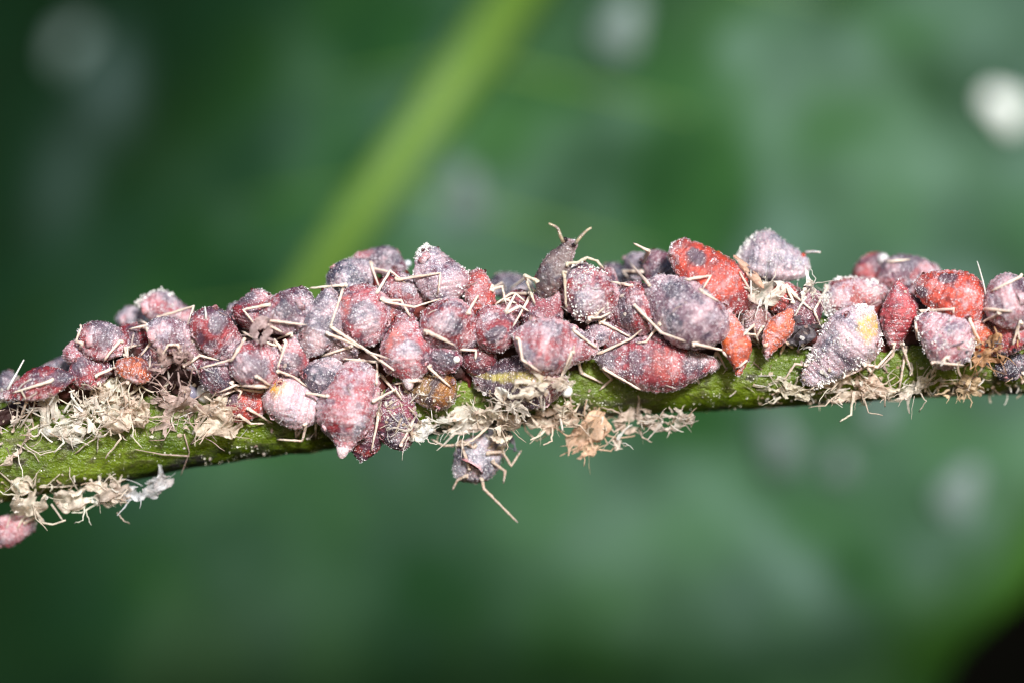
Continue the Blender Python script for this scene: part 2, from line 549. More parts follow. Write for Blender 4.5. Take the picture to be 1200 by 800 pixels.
# ------------------------------------------------------------------ dark matted debris under the colony
TOPX = [-60, 0, 40, 100, 160, 200, 250, 290, 340, 400, 450, 520, 560, 620, 660, 700, 760, 820, 870, 910, 950, 1000, 1040, 1090, 1130, 1180, 1260]
TOPY = [466, 458, 440, 400, 378, 372, 372, 360, 352, 325, 312, 316, 335, 340, 330, 325, 322, 318, 340, 330, 362, 345, 330, 322, 334, 348, 350]
BOTX = [-60, 200, 300, 400, 520, 620, 660, 720, 840, 900, 1000, 1200, 1260]
BOTY = [494, 480, 480, 505, 480, 480, 455, 440, 440, 420, 435, 425, 420]
def build_mat():
    nl, na = 560, 96
    px = np.linspace(-60, 1260, nl)
    top = np.interp(px, TOPX, TOPY) + 20
    bot = np.interp(px, BOTX, BOTY) - 12
    bot = np.maximum(bot, top + 30)
    th = np.linspace(0, 2 * np.pi, na, endpoint=False)
    X = np.repeat((px - 600) / 100, na); T = np.tile(th, nl)
    Zc = np.repeat((400 - (top + bot) / 2) / 100, na); H = np.repeat((bot - top) / 200, na)
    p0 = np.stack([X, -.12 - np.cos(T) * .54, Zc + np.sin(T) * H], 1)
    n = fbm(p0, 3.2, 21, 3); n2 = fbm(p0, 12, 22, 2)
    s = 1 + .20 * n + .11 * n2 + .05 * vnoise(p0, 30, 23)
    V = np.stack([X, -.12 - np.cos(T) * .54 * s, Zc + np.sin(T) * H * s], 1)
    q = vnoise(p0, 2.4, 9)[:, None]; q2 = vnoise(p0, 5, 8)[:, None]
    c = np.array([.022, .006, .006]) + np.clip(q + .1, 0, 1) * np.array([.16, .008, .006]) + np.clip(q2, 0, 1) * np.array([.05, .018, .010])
    F = [(i * na + k, i * na + (k + 1) % na, (i + 1) * na + (k + 1) % na, (i + 1) * na + k) for i in range(nl - 1) for k in range(na)]
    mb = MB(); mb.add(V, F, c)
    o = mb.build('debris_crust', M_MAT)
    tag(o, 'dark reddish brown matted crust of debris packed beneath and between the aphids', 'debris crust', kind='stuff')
    v, f, _, _ = mb.arrays()
    return v, f
mat_v, mat_f = build_mat()

# ------------------------------------------------------------------ depth queries along the view
TREES = []
def add_tree(v, f):
    kx = D / (D + v[:, 1])
    px = 600 + v[:, 0] * kx * 100; py = 400 - v[:, 2] * kx * 100
    TREES.append((px.min() - 1, px.max() + 1, py.min() - 1, py.max() + 1, BVHTree.FromPolygons(v.tolist(), f)))
add_tree(stem_v, stem_f)
add_tree(mat_v, mat_f)
EYE = Vector((0, -D, 0))
def hit(px, py):
    d = (P(px, py) - EYE).normalized()
    best = None
    for a, b, c, e, t in TREES:
        if a <= px <= b and c <= py <= e:
            h = t.ray_cast(EYE, d)
            if h[0] is not None and (best is None or h[0].y < best[0].y):
                best = h
    return best

# ------------------------------------------------------------------ aphids
CRIM = (.27, .022, .03); RED = (.56, .055, .022); SALM = (.68, .15, .07); PINK = (.36, .06, .075)
PURP = (.13, .04, .065); GREY = (.14, .12, .155); SLATE = (.055, .055, .085); BROWN = (.30, .17, .055)
DARK = (.05, .05, .075); YEL = (.75, .42, .03); LEG = (.78, .58, .48)
SHAPES = {
    'pear':  ([0, .03, .08, .18, .30, .42, .55, .68, .78, .86, .92, .97, 1], [0, .16, .40, .74, .95, 1, .94, .76, .58, .46, .40, .28, 0]),
    'oval':  ([0, .02, .05, .08, .2, .33, .46, .6, .72, .80, .86, .92, .97, 1], [0, .22, .36, .54, .88, 1.02, 1.04, .96, .82, .70, .60, .50, .34, 0]),
    'spindle': ([0, .03, .1, .2, .35, .5, .62, .75, .86, .91, .96, 1], [0, .20, .34, .60, .93, 1, .92, .68, .42, .36, .28, 0]),
    'urn':   ([0, .015, .05, .07, .10, .13, .18, .3, .45, .6, .75, .86, .95, 1], [0, .22, .27, .25, .42, .40, .66, .94, 1, .96, .82, .66, .42, 0]),
}
def profile(shape, s):
    a, b = SHAPES[shape]
    xs = np.linspace(0, 1, 201)
    y = np.interp(xs, a, b)
    ysm = np.convolve(np.pad(y, 6, mode='reflect', reflect_type='odd'), np.hanning(15)[1:-1] / np.hanning(15)[1:-1].sum(), 'valid')
    y = ysm * sstep(0, 1, 1) 
    y[0] = y[-1] = 0
    cap = np.sqrt(np.clip(1 - ((np.abs(s - .5) - .44) / .06).clip(0, 1) ** 2, 0, 1))
    return np.maximum(np.interp(s, xs, y), 0) * cap

def body_mesh(L, W, shape, seed, col, wax, patches, ns=92, na=68, rough=1.0, thick=.39, sag=0.0, lump=.02):
    """local body: +x head, +z back, y across"""
    u = np.linspace(0, 1, ns)
    s = .5 - .5 * np.cos(np.pi * u)
    s = .35 * u + .65 * s
    th = np.linspace(-np.pi, np.pi, na, endpoint=False)
    S = np.repeat(s, na); T = np.tile(th, ns)
    w = profile(shape, S) * W / 2
    hump = 1 + .22 * np.exp(-((S - .35) / .22) ** 2)
    hd = profile(shape, S) * W * thick * hump
    hv = profile(shape, S) * W * .27
    ct, st = np.cos(T), np.sin(T)
    Y = w * np.sign(st) * np.abs(st) ** .92
    Zl = np.where(ct > 0, hd * np.abs(ct) ** .95, -hv * np.abs(ct))
    X = L * (S - .5)
    p = np.stack([X, Y, Zl], 1)
    off = np.array([seed * 3.7, seed * 1.3, -seed * 2.1])
    rad = np.stack([0 * X, Y, Zl], 1)
    rl = np.linalg.norm(rad, axis=1)
    nrm = rad / (rl[:, None] + 1e-6)
    nrm[:, 0] += (S - .45) * .9
    nrm /= np.linalg.norm(nrm, axis=1)[:, None] + 1e-6
    amp = W * profile(shape, S) ** .5
    g = np.zeros_like(S)
    for sk, dp in zip((.10, .17, .245, .32, .395, .47, .55, .63, .74, .86), (.8, .7, .8, .8, .9, .9, 1, 1.3, 1.5, 1.6)):
        g -= dp * np.exp(-((S - sk - .012 * ct) / .011) ** 2)
    g *= sstep(-.7, .1, ct)
    pit = np.zeros_like(S)
    for sk in (.14, .21, .283, .358, .433, .51, .59, .69):
        for tk, pw_ in ((0, .5), (.42, 1), (-.42, 1), (.95, .9), (-.95, .9)):
            pit -= pw_ * np.exp(-((S - sk) / .016) ** 2 - ((T - tk) / .10) ** 2)
    lat = np.exp(-((np.abs(T) - 1.45) / .16) ** 2) - .8 * np.exp(-((np.abs(T) - 1.12) / .12) ** 2)   # side fold
    disp = amp * (.022 * g + .012 * pit + .018 * lat * sstep(.04, .2, S) * sstep(.95, .8, S))
    disp += amp * (lump * fbm(p / W + off, 2.0, 31, 2) + .030 * vnoise(p / W + off, 1.5, 32))
    disp += rough * (.005 * vnoise(p + off, 14, 33) + .005 * vnoise(p + off, 30, 34) + .006 * vnoise(p + off, 58, 35))
    edge = sstep(0, .05, S) * sstep(1, .95, S)
    p = p + nrm * (disp * (.3 + .7 * edge))[:, None]
    r5 = np.random.default_rng(seed * 7 + 3)
    b1, b2, b3, b4 = r5.uniform(-1, 1, 4)
    p[:, 1] += W * .11 * b1 * ((S - .5) * 2) ** 2 + W * .05 * b2 * np.sin(S * 6.0)
    p[:, 1] *= 1 + .07 * b3 * np.sin(S * 5.2 + b2)
    p[:, 2] += W * .07 * b4 * np.sin(S * 4.4 + 1)
    # colour
    c = np.tile(np.array(col, float), (len(S), 1))
    nz = fbm(p + off, 5, 41, 3)
    c *= (1 + .35 * nz[:, None] * .6)
    wx = wax + .22 * fbm(p + off, 4.5, 43, 2) + .10 * (np.abs(T) > 1.2) + .06 * (S > .75)
    wx = wx - .07 * np.clip(-g, 0, 1.2)                       # creases stay bare
    wx = wx - .25 * sstep(.15, -.5, ct)
    hd_ = (sstep(.84, .90, S) * .35)[:, None]
    c = c * (1 - hd_) + np.array((.09, .035, .045)) * hd_
    fk = sstep(.22, .50, fbm(p + off, 6.5, 53, 3) + .12 * vnoise(p + off, 26, 54)) * sstep(-.3, .3, ct) * (.25 if col[0] > .43 else 1)
    c = c * (1 - .75 * fk[:, None]) + np.array((.05, .048, .085)) * .75 * fk[:, None]
    wx = wx - .06 * fk
    for (ps, pt, rs, rt, pc, pw) in patches:
        dd = .35 * vnoise(p + off, 24, 48) + ((S - ps) / rs) ** 2 + ((((T - pt + np.pi) % (2 * np.pi)) - np.pi) / rt) ** 2 + .55 * fbm(p + off, 7, 47, 3)
        m = sstep(1.35, .40, dd)[:, None] * .9
        c = c * (1 - m) + np.array(pc) * m
        wx = wx + (pw * .35 if pw > 0 else pw) * m[:, 0]
    f = [(i * na + k, i * na + (k + 1) % na, (i + 1) * na + (k + 1) % na, (i + 1) * na + k) for i in range(ns - 1) for k in range(na)]
    return p, f, np.clip(c, .004, .9), np.clip(wx, 0, 1.2), nrm

def frame(ang, tilt, roll):
    a, t, r = map(math.radians, (ang, tilt, roll))
    c = Vector((0, -1, 0))
    f0 = Vector((math.cos(a), 0, math.sin(a)))
    f = (f0 * math.cos(t) + c * math.sin(t)).normalized()
    d0 = (c - f * c.dot(f)).normalized()
    s = f.cross(d0)
    if s.z < 0: s = -s
    d = d0 * math.cos(r) + s * math.sin(r)
    return Matrix((f, d.cross(f), d)).transposed()

GRP = 'aphids packed along the stem'
G = (.38, 0, .17, .75, DARK, -.12)           # usual slate patch on the back
def pat(*extra): return [G, *extra]
APH = []
def A(layer, px, py, L, W, ang, tilt, roll, shape, col, wax, label, patches=(), **kw):
    APH.append(dict(layer=layer, px=px, py=py, L=L / 100 * 1.10, W=W / 100 * 1.05, ang=ang, tilt=tilt, roll=roll, shape=shape, col=col, wax=wax,
                    label=label, patches=list(patches), idx=len(APH), **kw))
# layer, px, py, length, width, head angle, tilt to viewer, roll of the back, shape, cuticle, bloom
A(2, 47, 450, 84, 38, 196, 0, 35, 'spindle', CRIM, .38, 'long bright crimson aphid lying flat at the far left of the colony', [(.14, 0, .12, 1, SLATE, 0)])
A(0, 70, 432, 46, 28, 190, 0, 60, 'oval', GREY, .55, 'small fuzzy grey aphid half hidden behind the long crimson one at far left')
A(0, 8, 456, 36, 40, 200, 0, 60, 'oval', GREY, .5, 'blurred grey aphid cut by the left picture edge behind the crimson one')
A(2, 122, 401, 60, 46, -18, -12, 40, 'oval', CRIM, .62, 'grey frosted aphid with a pink ringed pore facing left, above the cream husk mass', [(.45, .2, .35, 1.1, GREY, .1)], ring=[(104, 399)])
A(1, 97, 415, 34, 40, 80, 0, 0, 'oval', PINK, .72, 'pale pinkish small aphid with one leg raised at the left crest of the colony', ring=[(105, 416)])
A(1, 106, 436, 48, 38, 20, -20, 20, 'oval', PINK, .55, 'dusty rose aphid between the crimson one and the cream husk mass', [(.3, .5, .2, .6, GREY, .1)])
A(2, 157, 433, 42, 30, 170, 0, 35, 'oval', (.42, .09, .03), .40, 'small orange red aphid just above the cream husk mass')
A(0, 158, 377, 42, 32, -10, -10, 40, 'oval', GREY, .72, 'small grey aphid with a ringed pore and a white wax bead at its right', ring=[(147, 376)])
A(1, 152, 397, 42, 34, 200, 0, 20, 'oval', CRIM, .45, 'deep red aphid with grey back under a pale leg near the white leg-joint bead', pat())
A(1, 196, 364, 66, 44, -12, -8, 45, 'pear', PINK, .62, 'aphid with bright blue-grey frosted back and pink side on the left crest', [(.5, .5, .3, 1.0, GREY, .35)], ring=[(171, 361)], flour=.5)
A(2, 205, 394, 64, 42, -18, -12, 30, 'oval', PURP, .78, 'heavily white-dusted aphid with a pink ringed pore below the blue-grey crest aphid', ring=[(178, 394)])
A(2, 254, 392, 68, 50, -38, -8, 25, 'oval', CRIM, .50, 'plump crimson aphid with a frosty grey patch and a spike of wax on top', [(.40, .3, .17, .6, GREY, .35)])
A(0, 277, 374, 36, 34, 100, 0, 10, 'oval', PURP, .5, 'small dark blurred aphid in the dip behind the plump crimson one')
A(1, 305, 366, 48, 62, 75, 0, 20, 'pear', CRIM, .48, 'crimson aphid with a grey shoulder standing behind a bent pale leg', [(.7, .6, .2, .8, GREY, .2)])
A(2, 338, 366, 64, 48, 35, -14, 20, 'oval', PURP, .62, 'round grey aphid with a pinkish ringed pore on the crest of the colony', pat((.3, .9, .2, .7, PINK, .3)), ring=[(353, 356)])
A(2, 300, 426, 58, 52, 30, -10, 10, 'oval', PINK, .62, 'broad pinkish grey aphid held between two pale legs, its rear rim white', [(.35, -.2, .3, .8, GREY, .15)])
A(2, 344, 418, 48, 34, 75, -5, 0, 'oval', PINK, .66, 'narrow upright aphid with white edges right of the broad pinkish grey one', pat())
A(1, 257, 439, 46, 40, 40, -10, 10, 'oval', PURP, .52, 'small purple-grey aphid below the plump crimson one with the wax spike', pat())
A(1, 292, 472, 58, 38, 10, -5, 15, 'oval', (.45, .055, .04), .42, 'smooth coral red aphid tucked under a pale leg against the bare green stem', [(.2, .7, .14, .7, GREY, .1)])
A(2, 345, 472, 68, 52, -12, 0, 0, 'oval', (.52, .26, .28), .98, 'whitish pink aphid with a golden yellow stain at its upper left', [(.22, .55, .15, .6, (.80, .42, .03), -.25), (.14, -.5, .12, .4, GREY, .1)], flip=True)
A(1, 378, 438, 46, 42, 60, -10, 0, 'oval', SLATE, .60, 'small dark slate aphid wedged left of the large urn-shaped pink one', ())
A(3, 409, 475, 100, 64, 82, -6, 0, 'urn', PINK, .74, 'largest pale pink urn-shaped aphid with head up and a ribbed white tail tip', [(.30, .5, .16, .4, CRIM, -.3), (.28, -.65, .15, .35, (.3, .3, .36), .35), (.35, 0, .05, .2, CRIM, -.2)], cauda=1)
A(1, 428, 505, 66, 40, 75, 0, 0, 'pear', (.40, .06, .06), .52, 'reddish pink aphid peeping out below the largest pink one, its tip over the green')
A(2, 464, 488, 74, 46, 95, -6, 0, 'oval', (.20, .03, .06), .50, 'plum coloured aphid hanging head up right of the largest pink one', pat((.15, .3, .12, .8, SLATE, .2)))
A(1, 509, 455, 52, 46, 150, -6, 0, 'oval', (.33, .20, .08), .42, 'translucent olive brown dead aphid against the stem under the crowd', [(.2, 0, .2, 1.4, (.32, .13, .02), -.2)])
A(3, 475, 408, 76, 60, 96, -10, 0, 'pear', PINK, .66, 'rosy aphid with a pale coral shoulder and white tail hanging over the plum one', [(.62, .5, .2, .5, (.62, .2, .18), -.1), (.42, -.2, .13, .5, GREY, .1)], cauda=1)
A(2, 427, 369, 68, 58, 110, -14, 0, 'oval', PINK, .66, 'round pink aphid with a dusky grey centre and coral left margin', [(.42, -.1, .22, .65, (.13, .12, .16), .02), (.7, .8, .2, .5, (.55, .15, .14), 0)])
A(1, 412, 326, 56, 44, 20, -12, 25, 'oval', SLATE, .66, 'blue-grey aphid on the crest above the round pink one with dusky centre')
A(0, 446, 306, 60, 38, 170, 0, 45, 'pear', PURP, .52, 'blurred dark purple aphid topmost at the rear left of the tall white-grey one', [(.4, 0, .25, 1.2, SLATE, .05), (.85, 0, .2, 1, PINK, .15)])
A(1, 475, 341, 60, 38, -8, -6, 30, 'oval', CRIM, .60, 'pinkish grey aphid under a long pale leg below the tall white-grey one', [(.55, .2, .2, .9, GREY, .1)])
A(1, 515, 324, 70, 56, 105, -10, 30, 'oval', PURP, .84, 'tall white-grey frosted aphid rising above the crest with a bent leg across it', [(.3, -.8, .25, .6, CRIM, -.1)], ring=[(497, 302)], flour=1.0)
A(1, 562, 346, 58, 34, 95, -6, 0, 'oval', (.45, .06, .05), .52, 'slim upright coral aphid standing alone on the crest like a thumb')
A(0, 598, 336, 52, 34, 0, 0, 60, 'oval', SLATE, .52, 'dark blue-grey aphid behind the hind end of the walking grey aphid')
A(2, 528, 382, 68, 58, -30, -10, 0, 'oval', CRIM, .64, 'round rose aphid with a blue-grey saddle below the tall white-grey one', [(.42, 0, .28, .42, SLATE, .28)])
A(2, 580, 385, 54, 46, 110, -10, 0, 'oval', CRIM, .60, 'stocky rose-grey aphid with dark dorsal spots below the slim coral thumb', [(.7, 0, .12, .5, SLATE, .2), (.3, 0, .14, .6, SLATE, .1)])
A(2, 377, 379, 78, 42, 70, -6, 0, 'oval', (.10, .085, .115), .66, 'long ash-grey aphid leaning upright between the ringed grey and round pink ones', [(.2, 0, .2, 1, (.35, .2, .2), .1)])
A(1, 520, 416, 46, 42, 70, -8, 0, 'oval', (.26, .05, .09), .60, 'mauve aphid under the round rose one with saddle, beside a white wax crumb', pat())
A(1, 610, 447, 104, 66, 175, 0, 10, 'pear', (.06, .035, .05), .42, 'large blackish purple dead aphid with a yellow-green streak and cream husks on it', [(.62, 0, .42, .20, (.42, .36, .07), -.1), (.12, 0, .13, 2.5, (.20, .05, .05), .1)])
A(3, 650, 406, 94, 64, -10, -6, 0, 'pear', PINK, .70, 'plump frosted pink aphid with head right and two bluish spots, over the blackish dead one', [(.42, .75, .12, .45, SLATE, .3), (.16, -.5, .12, .4, (.2, .2, .28), .25)])
A(1, 703, 391, 36, 26, 20, -6, 20, 'oval', PURP, .74, 'tiny grey-pink aphid squeezed between the plump frosted pink and the long red ones', ())
A(1, 638, 362, 64, 46, 60, -6, 10, 'oval', (.24, .05, .07), .60, 'dusky pink aphid underneath the walking grey aphid, left of the white-crusted one')
A(2, 688, 345, 66, 58, 125, -10, 0, 'oval', CRIM, .72, 'white-crusted aphid with a blue-grey swirl, directly right of the walking grey aphid', [(.32, .1, .25, .5, SLATE, .32)], flour=.9)
A(0, 728, 324, 54, 34, 10, 0, 60, 'oval', SLATE, .38, 'dark blurred aphid in the rear dip between the white-crusted and spotted ones')
A(0, 752, 312, 44, 36, 30, 0, 50, 'oval', GREY, .62, 'pale blue-grey blurred aphid with a raised leg behind the dark speckled one')
A(1, 775, 317, 52, 44, 130, -8, 20, 'oval', PURP, .45, 'dark speckled aphid just left of the big scarlet one', [(.4, 0, .25, .9, SLATE, .05)])
A(1, 832, 325, 108, 62, 138, 0, 22, 'oval', RED, .36, 'big scarlet aphid with a grey back spot, topmost right of the middle', [(.74, .0, .10, .38, SLATE, .30), (.12, .2, .12, 1, CRIM, .2), (.5, -1.4, .25, .4, (.6, .12, .01), -.2)])
A(2, 802, 367, 104, 66, 146, -4, 5, 'oval', (.17, .085, .125), .60, 'broad lilac-grey aphid lying across the front beneath the big scarlet one', [(.75, -.5, .18, .6, SLATE, .1), (.55, .6, .15, .5, SLATE, .12)])
A(1, 737, 362, 64, 56, 195, -8, 5, 'oval', CRIM, .50, 'deep red aphid with a blue-grey central stripe left of the broad lilac-grey one', [(.55, 0, .16, 1.0, SLATE, .28), (.85, 0, .14, 1.3, PINK, .2)])
A(3, 771, 427, 134, 64, 178, 0, 0, 'spindle', (.30, .04, .055), .54, 'long wine-red spindle aphid lying level on the green stem with a collar groove', [(.22, -.3, .12, .8, SLATE, .12), (.45, 0, .12, .8, (.42, .06, .05), -.05), (.92, 0, .1, 1.4, GREY, .15)])
A(2, 862, 401, 72, 30, 98, 0, 0, 'spindle', (.62, .11, .045), .42, 'slim orange-red nymph standing upright beside the broad lilac-grey one', [(.55, .9, .3, .35, (.6, .10, .01), -.3)], name='aphid_nymph')
A(2, 911, 389, 60, 30, 242, 6, 0, 'spindle', SALM, .42, 'bright salmon nymph with free legs leaning in the gap on the right', name='aphid_nymph', nymph=1)
A(1, 907, 306, 78, 60, -8, 0, 50, 'oval', GREY, .86, 'white-frosted aphid standing highest on the right crest, head with red eye facing right', name='aphid', eye=[(941, 300)], y=-.15, flour=1.4)
A(1, 921, 350, 46, 36, 0, -6, 10, 'oval', (.42, .07, .06), .50, 'small rose-red aphid under the white-frosted highest one on the right', [(.1, 0, .15, 1.5, (.6, .08, .01), -.2)])
A(1, 944, 362, 50, 38, 70, -4, 0, 'oval', (.16, .04, .06), .42, 'dusky maroon aphid in the shaded gap left of the rosy one crusted with coarse wax')
A(1, 1001, 348, 76, 44, 12, -4, 25, 'oval', (.34, .07, .06), .72, 'rosy aphid crusted with coarse white wax behind the yellow-stained one', flour=1.6)
A(3, 987, 409, 110, 64, 228, -6, 0, 'pear', (.40, .26, .30), .86, 'large head-down aphid with white flour and a yellow stain at its rear', [(.16, .3, .15, .7, (.62, .42, .06), -.1), (.48, -.5, .14, .4, SLATE, .1), (.3, .9, .1, .4, (.22, .17, .14), .1)], cauda=0, flour=2.2)
A(2, 1053, 369, 74, 42, 268, -4, 0, 'spindle', (.45, .06, .07), .50, 'smooth pinkish red aphid hanging head down with long pale legs below it')
A(0, 1022, 320, 50, 42, 60, 0, 20, 'oval', (.40, .05, .05), .45, 'blurred crimson aphid at the rear crest beside a round wax bead')
A(0, 1063, 324, 76, 52, 10, 0, 35, 'oval', (.34, .05, .055), .58, 'rear rose-grey aphid with a pale leg over it behind the scarlet spotted one', [(.5, .5, .3, .8, GREY, .2)])
A(2, 1115, 347, 84, 56, 158, -4, 10, 'oval', RED, .44, 'scarlet aphid with one inky back spot near the right end', [(.62, -.55, .12, .36, DARK, .02), (.9, .8, .1, .6, SLATE, .1)])
A(3, 1107, 395, 70, 56, 140, -6, 0, 'oval', (.38, .09, .12), .78, 'pinkish white floury aphid directly below the scarlet one with the inky spot', flour=1)
A(2, 1190, 354, 72, 60, 10, -8, 15, 'oval', (.30, .08, .10), .72, 'rosy grey aphid cut by the right picture edge', ring=[(1196, 350)])
A(1, 1178, 393, 60, 42, 200, -6, 5, 'oval', (.45, .08, .09), .58, 'pink-red aphid below the one cut by the right picture edge')
A(1, 1150, 362, 44, 40, 60, 0, 15, 'oval', PURP, .6, 'dusky aphid in the gap between the scarlet spotted one and the right edge')
A(1, 1186, 429, 40, 28, 20, 0, 10, 'oval', (.03, .03, .05), .42, 'blackish shrivelled dead aphid on the stem at the right edge')
A(1, 14, 620, 54, 36, 10, 0, -30, 'oval', PINK, .62, 'rose aphid clinging beneath the stem in the lower left corner')
A(1, 562, 534, 70, 44, 40, -14, -10, 'oval', (.20, .20, .23), .74, 'grey dead aphid dangling under the stem with one long leg pointing down', name='aphid', ring=[(554, 545)], ringr=.12, y=-.25, lump=.06)
A(4, 651, 314, 72, 34, 60, 8, 12, 'pear', (.17, .125, .12), .22, 'brownish grey aphid with raised antennae walking on top of the others', [(.36, .1, .22, .7, (.085, .075, .085), -.1)], walker=1)

# small ones deep in the gaps
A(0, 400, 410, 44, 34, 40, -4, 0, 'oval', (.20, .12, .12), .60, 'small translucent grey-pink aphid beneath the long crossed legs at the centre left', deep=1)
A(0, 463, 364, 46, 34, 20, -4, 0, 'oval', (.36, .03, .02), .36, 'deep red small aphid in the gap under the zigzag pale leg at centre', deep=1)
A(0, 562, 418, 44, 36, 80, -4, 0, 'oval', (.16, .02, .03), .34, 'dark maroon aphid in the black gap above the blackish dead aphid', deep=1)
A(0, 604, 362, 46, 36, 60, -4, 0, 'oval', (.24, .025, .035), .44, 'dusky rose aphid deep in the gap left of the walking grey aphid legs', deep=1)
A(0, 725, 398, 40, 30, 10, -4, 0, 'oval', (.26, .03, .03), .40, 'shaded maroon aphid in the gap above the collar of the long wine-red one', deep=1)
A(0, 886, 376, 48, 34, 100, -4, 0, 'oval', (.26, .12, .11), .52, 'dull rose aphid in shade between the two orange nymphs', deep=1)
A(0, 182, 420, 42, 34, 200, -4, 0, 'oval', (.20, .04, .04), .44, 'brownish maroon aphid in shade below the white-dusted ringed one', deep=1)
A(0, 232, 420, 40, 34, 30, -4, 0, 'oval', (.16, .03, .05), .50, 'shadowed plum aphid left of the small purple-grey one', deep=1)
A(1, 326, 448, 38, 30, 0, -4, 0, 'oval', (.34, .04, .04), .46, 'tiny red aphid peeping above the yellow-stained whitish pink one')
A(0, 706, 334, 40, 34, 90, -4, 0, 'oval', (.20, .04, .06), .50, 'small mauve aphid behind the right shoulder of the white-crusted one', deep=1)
A(1, 1146, 392, 44, 30, 110, -4, 0, 'oval', (.52, .09, .03), .36, 'orange-red small aphid behind the bright orange crumpled skin')
A(1, 424, 444, 34, 28, 60, -4, 0, 'oval', (.22, .05, .07), .56, 'tiny mauve aphid in the notch between the largest pink one and the rosy coral-shouldered one')

# legs traced over the colony: pixel polylines, first point at the body
LEGS = """173,381 150,386|173,385 176,402 164,418|211,411 208,404 197,404 185,425|185,372 227,359 220,380|218,427 234,416 257,422|285,400 272,421 232,432
299,397 283,388|299,397 327,406|311,375 360,381|311,379 332,390|335,402 325,432|342,390 321,399|325,434 344,441 360,453|311,453 276,451 255,460|306,459 280,455 258,464
290,478 320,496|280,486 294,496 310,496|370,496 370,514|348,512 354,500|406,334 362,338|402,339 387,383|387,383 434,413 455,420|411,406 374,418|434,308 444,336|316,357 285,363 299,381
382,390 424,407 461,433 452,441|442,424 401,420|442,424 441,452|446,439 472,469|489,445 461,450|444,484 435,529|502,390 534,405|501,429 529,454|448,353 485,360 517,350
465,328 516,320 513,346|438,315 462,320|582,356 600,348|498,387 527,400|631,330 615,323 627,357|661,318 664,371|664,309 676,308 688,302 700,306 709,318|620,344 599,344 580,357|622,346 601,383|702,376 730,390
688,379 709,360|707,378 739,395|702,414 739,397 752,386|608,397 612,421 634,436|672,387 700,408|670,412 655,447|681,436 707,449|707,434 717,444 702,457|744,358 775,390 804,400|762,335 737,307
804,328 833,323 823,340|820,340 843,354|760,294 742,285|704,430 731,445 753,458|840,412 852,434|860,434 878,420|753,370 775,388|884,350 866,318|922,338 952,364|942,390 952,398
920,400 930,408|898,404 893,413|946,428 932,426 918,446|970,336 954,364 962,384|1012,426 1028,430 1048,408|1018,432 1032,448|954,456 992,440 1016,430|1062,406 1052,466|1048,402 1046,416 1030,432|1075,365 1118,362 1117,368
1135,372 1150,405|1095,424 1132,428|1155,362 1187,365|1172,367 1150,378|1195,325 1160,342|1075,397 1072,372|1040,307 1067,304|1192,385 1195,400|1056,402 1070,440|97,402 89,400 95,384 94,380
571,530 589,529 599,546 611,527|548,520 520,522 505,514|564,560 567,572 607,612|550,548 538,512|556,524 540,516 528,524|572,524 584,514 590,506|548,556 536,562 530,574|576,540 592,552 590,566|140,400 128,414 121,424|112,440 130,432 136,430|1110,418 1096,430 1090,442|60,446 40,452 14,460|690,372 704,372 716,366
920,402 914,416|893,384 886,396|28,612 46,604 52,612|300,440 318,452|470,520 478,505 488,486|740,335 716,330|590,350 606,356|812,402 846,410 852,418"""
LEGS = [[tuple(map(float, q.split(','))) for q in l.split()] for row in LEGS.split('\n') for l in row.split('|')]

def place_all():
    for a in sorted(APH, key=lambda q: (q['layer'], q['idx'])):
        R = frame(a['ang'], a['tilt'], a['roll'])
        p, f, c, wx, nr = body_mesh(a['L'], a['W'], a['shape'], a['idx'] + 1, a['col'], a['wax'], a['patches'], lump=a.get('lump', .02))
        Rn = np.array(R)
        v = p @ Rn.T
        y0 = a.get('y')
        if y0 is None:
            # rest it on whatever already lies there
            back = np.nonzero(v[:, 1] > np.percentile(v[:, 1], 45))[0][::23]
            ys, tot = [], 0
            for i in back:
                h = hit(a['px'] + v[i, 0] * 100, a['py'] - v[i, 2] * 100)
                tot += 1
                if h: ys.append(h[0].y - v[i, 1])
            if len(ys) > .3 * tot:
                y0 = float(np.percentile(ys, {0: 45, 1: 34, 2: 26, 3: 18, 4: 8}[a['layer']]))
            else:
                y0 = {0: .25, 1: -.05, 2: -.2, 3: -.4, 4: -.5}[a['layer']]
                if ys: y0 = min(y0, float(np.percentile(ys, 30)))
            y0 = max(-1.25, min(.5, y0))
            if a['layer'] == 0 and not a.get('deep'): y0 = max(y0, -.1)
        C = P(a['px'], a['py'], y0)
        a.update(R=R, C=C, body=(v + np.array(C), f, c, wx, nr @ Rn.T), legs=[], Rn=Rn)
        add_tree(a['body'][0], f)
place_all()

def owner(px, py):
    best, bd = None, 1e9
    for a in APH:
        dx, dy = px - a['px'], -(py - a['py'])
        t = math.radians(a['ang'])
        u = (dx * math.cos(t) + dy * math.sin(t)) / (a['L'] * 50); v = (-dx * math.sin(t) + dy * math.cos(t)) / (a['W'] * 50)
        d = math.hypot(u, v) - .05 * a['layer']
        if d < bd: best, bd = a, d
    return best

